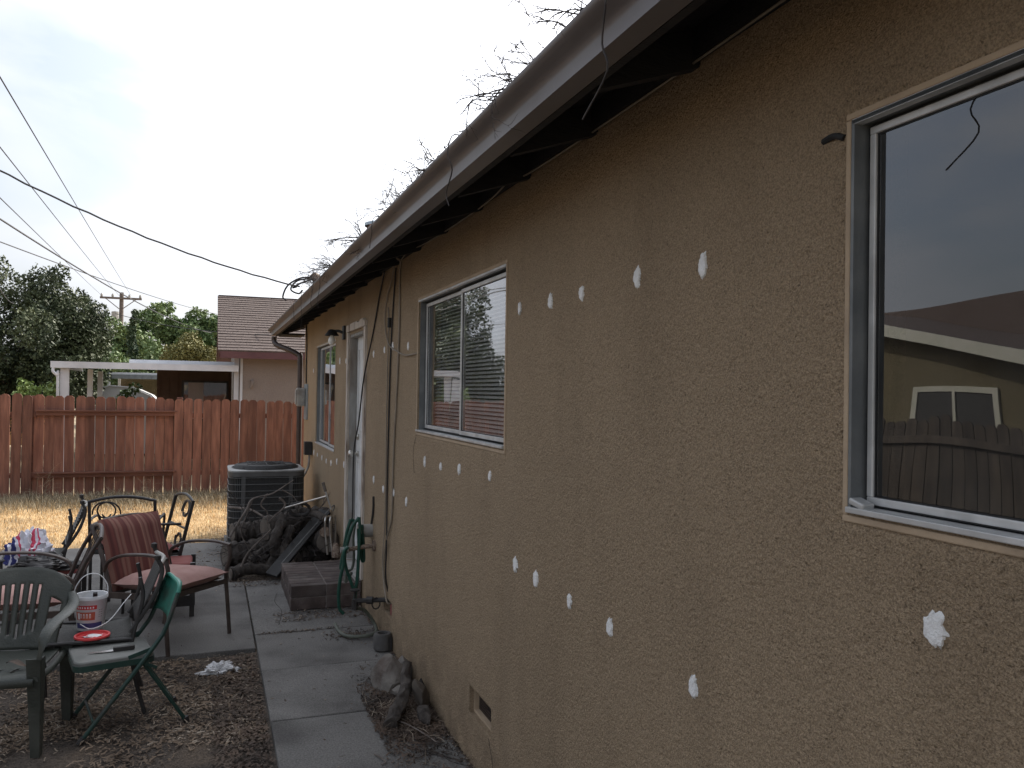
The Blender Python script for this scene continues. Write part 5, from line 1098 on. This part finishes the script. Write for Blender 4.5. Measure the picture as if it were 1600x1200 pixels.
for sx in (-1, 1):
    for sy in (-1, 1): MB().box((sx * .205, sy * .18, .205), (.035, .035, .41)).build('leg', 'blackmetal', ot)
MB().box((0, -.18, .12), (.38, .02, .08)).build('stretcher', 'blackmetal', ot)

# ================================================================== BRUSH AND LOG PILE
def log(a, b, r0, r1, label, seed, bend=.04, mat='bark', n=12):
    g_ = random.Random(seed); a, b = Vector(a), Vector(b); ax = (b - a); k = 9
    P = curve([a] + [a.lerp(b, t) + Vector((g_.uniform(-1, 1), g_.uniform(-1, 1), g_.uniform(-1, 1))) * bend for t in (.3, .65)] + [b], k)
    m_ = MB().tube(P, [(r0 + (r1 - r0) * i / (len(P) - 1)) * (1 + .09 * math.sin(i * 1.3 + seed)) for i in range(len(P))], n)
    m_.v = [p + Vector((noise.noise(p * 14 + Vector((seed, 0, 0))), noise.noise(p * 14 + Vector((0, seed, 0))), noise.noise(p * 14))) * r0 * .11 for p in m_.v]
    o = m_.build('log', mat, smooth=True); tag(o, label, 'log', 'logs piled beside the air conditioner')
    for e_, r_, q in ((a, r0, (a - b).normalized()), (b, r1, (b - a).normalized())):
        f = MB().lathe([(r_ * .93, -.004), (r_ * .9, .004), (r_ * .6, .006), (r_ * .3, .0045), (0, .007)], n=n).xf(Matrix.Translation(e_ + q * .006 - o.location) @ q.to_track_quat('Z', 'Y').to_matrix().to_4x4()); f.build('cut_end', 'cutwood', o)
    return o
log((-.98, 8.02, .055), (-.42, 8.15, .07), .058, .045, 'grey log lying lowest at the front left of the pile', 1)
log((-1.02, 8.62, .12), (-.5, 8.75, .13), .13, .12, 'thick short log beside the air conditioner base', 2, .01)
log((-.95, 8.85, .30), (-.60, 8.95, .32), .10, .09, 'pale topped log resting behind the thick short log', 3, .01)
log((-.11, 8.05, .305), (-.12, 8.55, .31), .115, .11, 'round log with its grey cut end facing the brick step', 4, .01, n=16)
log((-.66, 8.35, .40), (-.06, 8.60, .46), .12, .10, 'furrowed trunk lying across the top of the pile', 5, .03)
log((-.64, 8.15, .02), (-.52, 8.25, .48), .06, .045, 'crooked dark limb propped upright in the pile', 6, .05)
log((-.50, 8.10, .02), (-.42, 8.28, .42), .06, .05, 'second crooked limb propped beside the upright one', 7, .05)
log((-.80, 8.3, .10), (-.55, 8.4, .36), .04, .03, 'short leaning limb at the left of the pile', 8, .04)
log((-.35, 8.35, .10), (-.05, 8.45, .16), .10, .10, 'log buried under the dark plank', 9, .02)
log((-.45, 8.5, .24), (-.12, 8.6, .26), .10, .09, 'log under the furrowed trunk', 10, .02)
log((-.14, 8.1, .52), (-.36, 8.4, .60), .035, .03, 'stubby branch on top of the furrowed trunk', 12, .03)
pl = MB().bar((-.635, 7.88, .05), (-.10, 8.32, .56), .13, .03, up=(-.4, -.6, .7)); tag(pl.build('plank', 'darkplank', bevel=.004), 'charcoal plank leaning diagonally against the brush pile', 'plank')
b = MB(); e_ = Vector((-.03, .02, .0)); MB_ = None
tag(MB().tube(curve([(-.55, 7.85, .16), (-.33, 8.03, .36), (-.06, 8.24, .60), (-.02, 8.28, .605), (-.03, 8.3, .56)], 5), .006, 6).build('metal_strip', 'acwire', smooth=True), 'thin pale metal strip curving over the edge of the charcoal plank', 'metal strip')
for i, (P, r, lab, mt) in enumerate([([(-1.0, 8.0, .40), (-.86, 8.1, .62), (-.80, 8.15, .72), (-.62, 8.2, .76), (-.48, 8.25, .84), (-.42, 8.25, .88)], .011, 'long pale bare branch arching over the pile towards the conditioner', 'twig'),
      ([(-.80, 8.15, .72), (-.86, 8.12, .55), (-.90, 8.1, .42), (-.80, 8.1, .2)], .008, 'thin branch dropping down the left of the pile', 'twig'),
      ([(-.66, 8.2, .76), (-.72, 8.2, .66), (-.66, 8.2, .58), (-.66, 8.2, .48)], .010, 'forked stub branch in the middle of the pile', 'twig'),
      ([(-1.0, 8.9, .55), (-.8, 8.6, .56), (-.66, 8.45, .50), (-.5, 8.4, .47)], .014, 'straight grey branch poking left across the conditioner', 'twig'),
      ([(-.52, 8.3, .78), (-.42, 8.3, .72), (-.36, 8.3, .62), (-.37, 8.3, .5)], .008, 'small hooped twig on top of the pile', 'twig'),
      ([(-.55, 8.2, .72), (-.5, 8.2, .64), (-.62, 8.2, .52), (-.66, 8.2, .47)], .012, 'knobby branch beside the hooped twig', 'twig'),
      ([(-.92, 8.0, .05), (-.84, 8.08, .22), (-.70, 8.12, .36), (-.62, 8.2, .42)], .012, 'leaning thin branch at the left foot of the pile', 'twig')]):
    Q = curve(P, 6); tag(MB().tube(Q, [r * (1 - .6 * k / len(Q)) for k in range(len(Q))], 6).build('branch', mt, smooth=True), lab, 'branch', 'bare branches in the brush pile')
b = MB(); g_ = random.Random(77)
for k in range(60):
    p = Vector((g_.uniform(-.85, -.1), g_.uniform(8.05, 8.6), 0)); p.z = g_.uniform(.08, .52) * (1 - .3 * abs(p.x + .45)) + .02
    twigs(b, p, (g_.uniform(-1, 1), g_.uniform(-.6, .4), g_.uniform(-.3, .6)), g_.uniform(.15, .38), g_.uniform(.004, .009), g_, 1)
tag(b.build('brush', 'darktwig'), 'tangle of dark twigs filling the brush pile beside the conditioner', 'brush', kind='stuff')
b = MB(); wd = 0
for k in range(2): b.tube([(-.36 + .095 * math.cos(a / 14 * 6.283), 8.22 + .03 * k, .60 + .06 * math.sin(a / 14 * 6.283)) for a in range(14)], .016, 7, close=True)
o = b.build('coiled_strap', 'blackmetal'); tag(o, 'black coiled strap lying on top of the brush pile', 'strap')
tt = root('steel_bar', (-.13, 7.95, .6), 'steel bar with a wooden grip leaning on the brush pile by the door', 'tool')
MB().tube([(-.155, 7.93, .80), (-.10, 7.92, .63)], .0085, 7).build('crossbar', 'chrome', tt, world=True); MB().tube([(-.18, 7.93, .885), (-.155, 7.93, .80)], .015, 7).build('grip', 'cutwood', tt, world=True)
MB().tube([(-.14, 7.93, .755), (-.33, 8.1, .68), (-.5, 8.25, .61)], .0085, 7).build('shaft', 'chrome', tt, world=True)
rk = root('metal_rack', (-.06, 7.85, .2), 'small bent chrome tube rack standing beside the door casing', 'rack')
for dx in (0, .045): MB().tube(curve([(-.13 + dx, 7.9, .21), (-.15 + dx, 7.92, .40), (-.155 + dx, 7.92, .54), (-.12 + dx, 7.96, .56), (-.09 + dx, 8.0, .52), (-.09 + dx, 8.0, .22)], 5), .009, 7).build('tube', 'chrome', rk, world=True, smooth=True)
MB().lathe([(0, -.02), (.05, -.02), (.05, .02), (0, .02)], n=14).xf(Matrix.Translation((-.14, 8.03, .40)) @ Matrix.Rotation(R(70), 4, 'X')).build('wheel', 'rust', rk, world=True)
tag(MB().tube(curve([(-.07, 7.78, .2), (-.065, 7.8, .27), (-.07, 7.82, .33)], 4), [.035, .04, .042, .042, .04, .035, .03, .026, .02], 8).build('flower_pot', 'rust', smooth=True), 'small reddish pot standing at the back of the brick step', 'pot')

# stones, driftwood and stub by the wall
def rock(c, r, label, seed, mat='stone', name='stone', rot=None):
    bm = bmesh.new(); bmesh.ops.create_icosphere(bm, subdivisions=3, radius=1); g_ = random.Random(seed)
    pl_ = [(Vector((g_.uniform(-1, 1), g_.uniform(-1, 1), g_.uniform(-.3, 1))).normalized(), g_.uniform(.42, .74)) for _ in range(11)]
    for v in bm.verts:
        p = v.co.copy()
        for q, d in pl_:
            e = p.dot(q) - d
            if e > 0: p -= q * e
        v.co = p * (1 + .05 * noise.noise(p * 4)); v.co = Vector((v.co.x * r[0], v.co.y * r[1], v.co.z * r[2]))
    vs = [Vector(c) + (rot @ v.co if rot else v.co) for v in bm.verts]; fs = [[v.index for v in f.verts] for f in bm.faces]; bm.free()
    return tag(MB().add(vs, fs).build(name, mat), label, name.split('_')[0])
rock((-.13, 4.86, .07), (.15, .14, .15), 'largest pale angular stone at the foot of the wall', 5)
rock((-.055, 4.98, .07), (.07, .08, .10), 'smaller stone wedged between the large stone and the wall', 9)
rock((-.14, 4.70, .03), (.08, .06, .05), 'reddish flat stone in front of the large stone', 14)
def drift(P, r, label, mat='bark', seed=0):
    Q = curve(P, 6); m_ = MB().tube(Q, [r * (1.05 - .35 * k / len(Q)) for k in range(len(Q))], 10); m_.v = [p + Vector((noise.noise(p * 20), noise.noise(p * 20 + Vector((5, 0, 0))), noise.noise(p * 20 + Vector((0, 7, 0))))) * r * .5 for p in m_.v]
    return tag(m_.build('wood_chunk', mat, smooth=True), label, 'wood', 'old wood chunks by the wall')
drift([(-.285, 4.24, .03), (-.21, 4.38, .07), (-.15, 4.50, .115), (-.135, 4.56, .14), (-.12, 4.62, .21)], .036, 'slim log leaning on the largest stone beside the wall', 'bark')
rock((-.075, 4.45, .10), (.055, .075, .15), 'splintered grey stump chunk standing nearest the wall', 23, 'cutwood', 'wood_chunk', Euler((.35, -.3, 0)).to_matrix())
rock((-.10, 4.30, .05), (.045, .10, .05), 'small dark wood chunk lying in front of the stump chunk', 24, 'bark', 'wood_chunk', Euler((.2, .1, .3)).to_matrix())
rock((-.035, 4.62, .06), (.03, .10, .09), 'dark wedge of wood tucked against the wall', 25, 'bark', 'wood_chunk')
sp_ = root('pipe_stub', (-.065, 5.58, 0), 'short grey notched cylinder standing on the walk against the wall', 'pipe stub')
MB().lathe([(.05, 0), (.062, .01), (.062, .10), (.055, .115), (.035, .115), (.035, .04), (0, .04)], n=18).build('body', 'greydark', sp_, smooth=True)
MB().box((.03, -.03, .05), (.05, .05, .09)).build('notch', 'blackmetal', sp_)

# ================================================================== GROUND COVER
G = np.random.default_rng(5)
def pts(n, x0, x1, y0, y1, z=0.0, jz=.006): return np.stack([G.uniform(x0, x1, n), G.uniform(y0, y1, n), z + G.uniform(0, jz, n)], 1)
def nmask(P, s, lo, seed=0):
    return np.array([noise.noise(Vector((p[0] * s + seed, p[1] * s, seed))) for p in P]) + G.uniform(-.25, .25, len(P)) > lo
P = pts(34000, -3.2, -.88, 2.6, 5.86, -.03, .012); P = P[nmask(P, 1.8, -.02)]; n = len(P)
slivers('mulch_chips', P, G.uniform(.010, .042, n), G.uniform(.003, .012, n), 'chip', 2, label='brown mulch chips covering the dirt bed', cat='mulch')
P = pts(7000, -3.2, -.88, 2.6, 5.86, -.028, .014); P = P[nmask(P, 1.3, 0.0, 3)]; n = len(P)
slivers('straw_bits', P, G.uniform(.010, .045, n), G.uniform(.002, .008, n), 'chip_pale', 3, label='pale straw bits strewn over the dirt bed', cat='straw')
P = pts(3000, -1.15, -.88, 2.6, 5.8, -.025, .014); n = len(P); slivers('leaf_litter_edge', P, G.uniform(.012, .04, n), G.uniform(.006, .014, n), 'leafdry', 4, label='dry leaf litter banked along the walk edge', cat='litter')
# litter round the stones
r_ = np.abs(G.normal(0, .5, 13000)); th = G.uniform(0, 6.283, 13000)
P = np.stack([-.17 + np.clip(r_ * np.cos(th) * .30, -.22, .16), 4.42 + r_ * np.sin(th) * .62, .002 + G.uniform(0, .03, 13000) * np.exp(-r_ * 2)], 1); P = P[(P[:, 0] < -.012) & (P[:, 0] > -.36)]; n = len(P)
slivers('leaf_litter', P, G.uniform(.008, .038, n), G.uniform(.002, .009, n), 'leafdry', 6, tilt=.6, label='brown leaf litter heaped round the stones by the wall', cat='litter')
P = P[::60] + np.array([0, 0, .01]); n = len(P); slivers('litter_straws', P, G.uniform(.04, .13, n), np.full(n, .0022), 'chip_pale', 7, tilt=.5, label='pale stalks lying in the litter by the wall', cat='straw')
# crumbs along the wall foot, patio and step
P = np.concatenate([np.stack([-.006 - np.abs(G.normal(0, .018, 900)), G.uniform(2.6, 6.8, 900), .001 + G.uniform(0, .006, 900)], 1), pts(500, -.7, -.02, 6.45, 6.76, .001), pts(900, -1.1, -.35, 7.7, 8.3, .001), pts(260, -2.6, -.1, 5.9, 9.9, .002),
                    pts(130, -.85, -.02, 2.6, 6.3, .001), np.stack([G.uniform(-.85, -.3, 160), 6.2 + G.normal(0, .015, 160), G.uniform(0, .004, 160)], 1), np.stack([-.2 + G.normal(0, .1, 300), 5.98 + G.normal(0, .07, 300), .001 + G.uniform(0, .006, 300)], 1)]); n = len(P)
P[:, 0] = np.minimum(P[:, 0], -.008)
slivers('debris', P, G.uniform(.006, .03, n), G.uniform(.003, .009, n), 'leafdry', 8, label='crumbs and leaf fragments scattered on the concrete', cat='debris')
P = P[::5] + np.array([0, 0, .003]); n = len(P); slivers('pale_debris', P, G.uniform(.006, .022, n), G.uniform(.003, .007, n), 'chip_pale', 9, label='pale specks scattered on the concrete', cat='debris')
for i, (P, lab) in enumerate([([(-.30, 4.40, .012), (-.22, 4.25, .03), (-.15, 4.12, .02), (-.10, 4.0, .008)], 'long pale stalk lying across the litter by the wall'), ([(-.42, 3.98, .004), (-.40, 3.93, .006), (-.385, 3.88, .004), (-.41, 3.86, .004)], 'small curled twig on the concrete walk'),
      ([(-.27, 4.05, .004), (-.2, 3.96, .004), (-.1, 3.85, .004), (-.04, 3.78, .004)], 'thin dark root lying on the concrete near the wall')]):
    tag(MB().tube(curve(P, 6), .0035, 5).build('twig', 'twig' if i != 2 else 'darktwig', smooth=True), lab, 'twig')
# dry lawn
P = pts(60000, -6.2, 2.2, 10.05, 14.7, -.03, .02); n = len(P)
blades('dry_grass', P, G.uniform(.015, .06, n), .0028, G.uniform(.6, 1.3, n), 'straw', 12, label='short dry straw coloured grass across the back yard', cat='grass')
P = pts(9000, -6.2, 2.2, 10.05, 14.7, -.02, .02); P = P[nmask(P, .9, .12, 5)]; n = len(P)
blades('weed_tufts', P, G.uniform(.03, .10, n), .003, G.uniform(.4, 1.1, n), 'weed', 13, label='grey brown weed tufts in the dry lawn', cat='weeds')
P = pts(26000, -6.2, 2.2, 12.9, 14.75, -.02, .02); P = P[G.uniform(0, 1, len(P)) < np.clip((P[:, 1] - 12.8) / 1.4, 0, 1)]; n = len(P)
blades('fence_weeds', P, G.uniform(.04, .17, n), .0035, G.uniform(.3, 1.0, n), 'weed', 14, label='dead weeds growing along the foot of the red fence', cat='weeds')
P = np.stack([-.62 + G.normal(0, .10, 220), 12.0 + G.normal(0, .14, 220), np.full(220, -.02)], 1); blades('green_weeds', P, G.uniform(.04, .11, 220), .004, G.uniform(.4, 1.0, 220), 'greenweed', 15, label='small green weed clump in the lawn beside the conditioner', cat='weeds')
for i, (x, y, h_) in enumerate([(-3.62, 14.35, .42), (-2.05, 14.3, .30), (-2.55, 14.2, .26), (-1.55, 14.4, .3), (-3.1, 13.9, .2), (-.9, 14.3, .25)]):
    g_ = random.Random(i + 500); b = MB()
    for k in range(5): twigs(b, (x + g_.uniform(-.04, .04), y, -.02), (g_.uniform(-.3, .3), g_.uniform(-.2, .2), 1), h_ * g_.uniform(.6, 1), .003, g_, 1)
    tag(b.build('dead_weed', 'weed', origin=(x, y, -.02)), 'dead branching weed stalk before the red fence, ' + ['tallest at left', 'below the second bay', 'in the middle', 'near the conditioner side', 'short one out on the lawn', 'closest to the conditioner'][i], 'weed', 'dead weeds before the fence')
P = pts(9000, -6.2, -2.6, 8.0, 10.1, -.03, .02); P = P[P[:, 0] < -4.45]; n = len(P); blades('dry_grass', P, G.uniform(.015, .06, n), .003, G.uniform(.6, 1.3, n), 'straw', 16, label='short dry grass left of the patio slab', cat='grass')
P = np.concatenate([pts(700, -1.2, -.1, 8.9, 9.6, -.01), pts(500, -1.3, -.9, 7.9, 9.6, 0)]); n = len(P); slivers('soil_litter', P, G.uniform(.01, .04, n), G.uniform(.004, .012, n), 'chip', 17, label='bark litter on the soil round the conditioner', cat='litter')
tag(MB().tube([(-.9, 12.9, .0), (.2, 12.6, .02)], .02, 7).build('stick', 'rust'), 'thin brown pole lying in the dry grass left of the conditioner', 'pole')
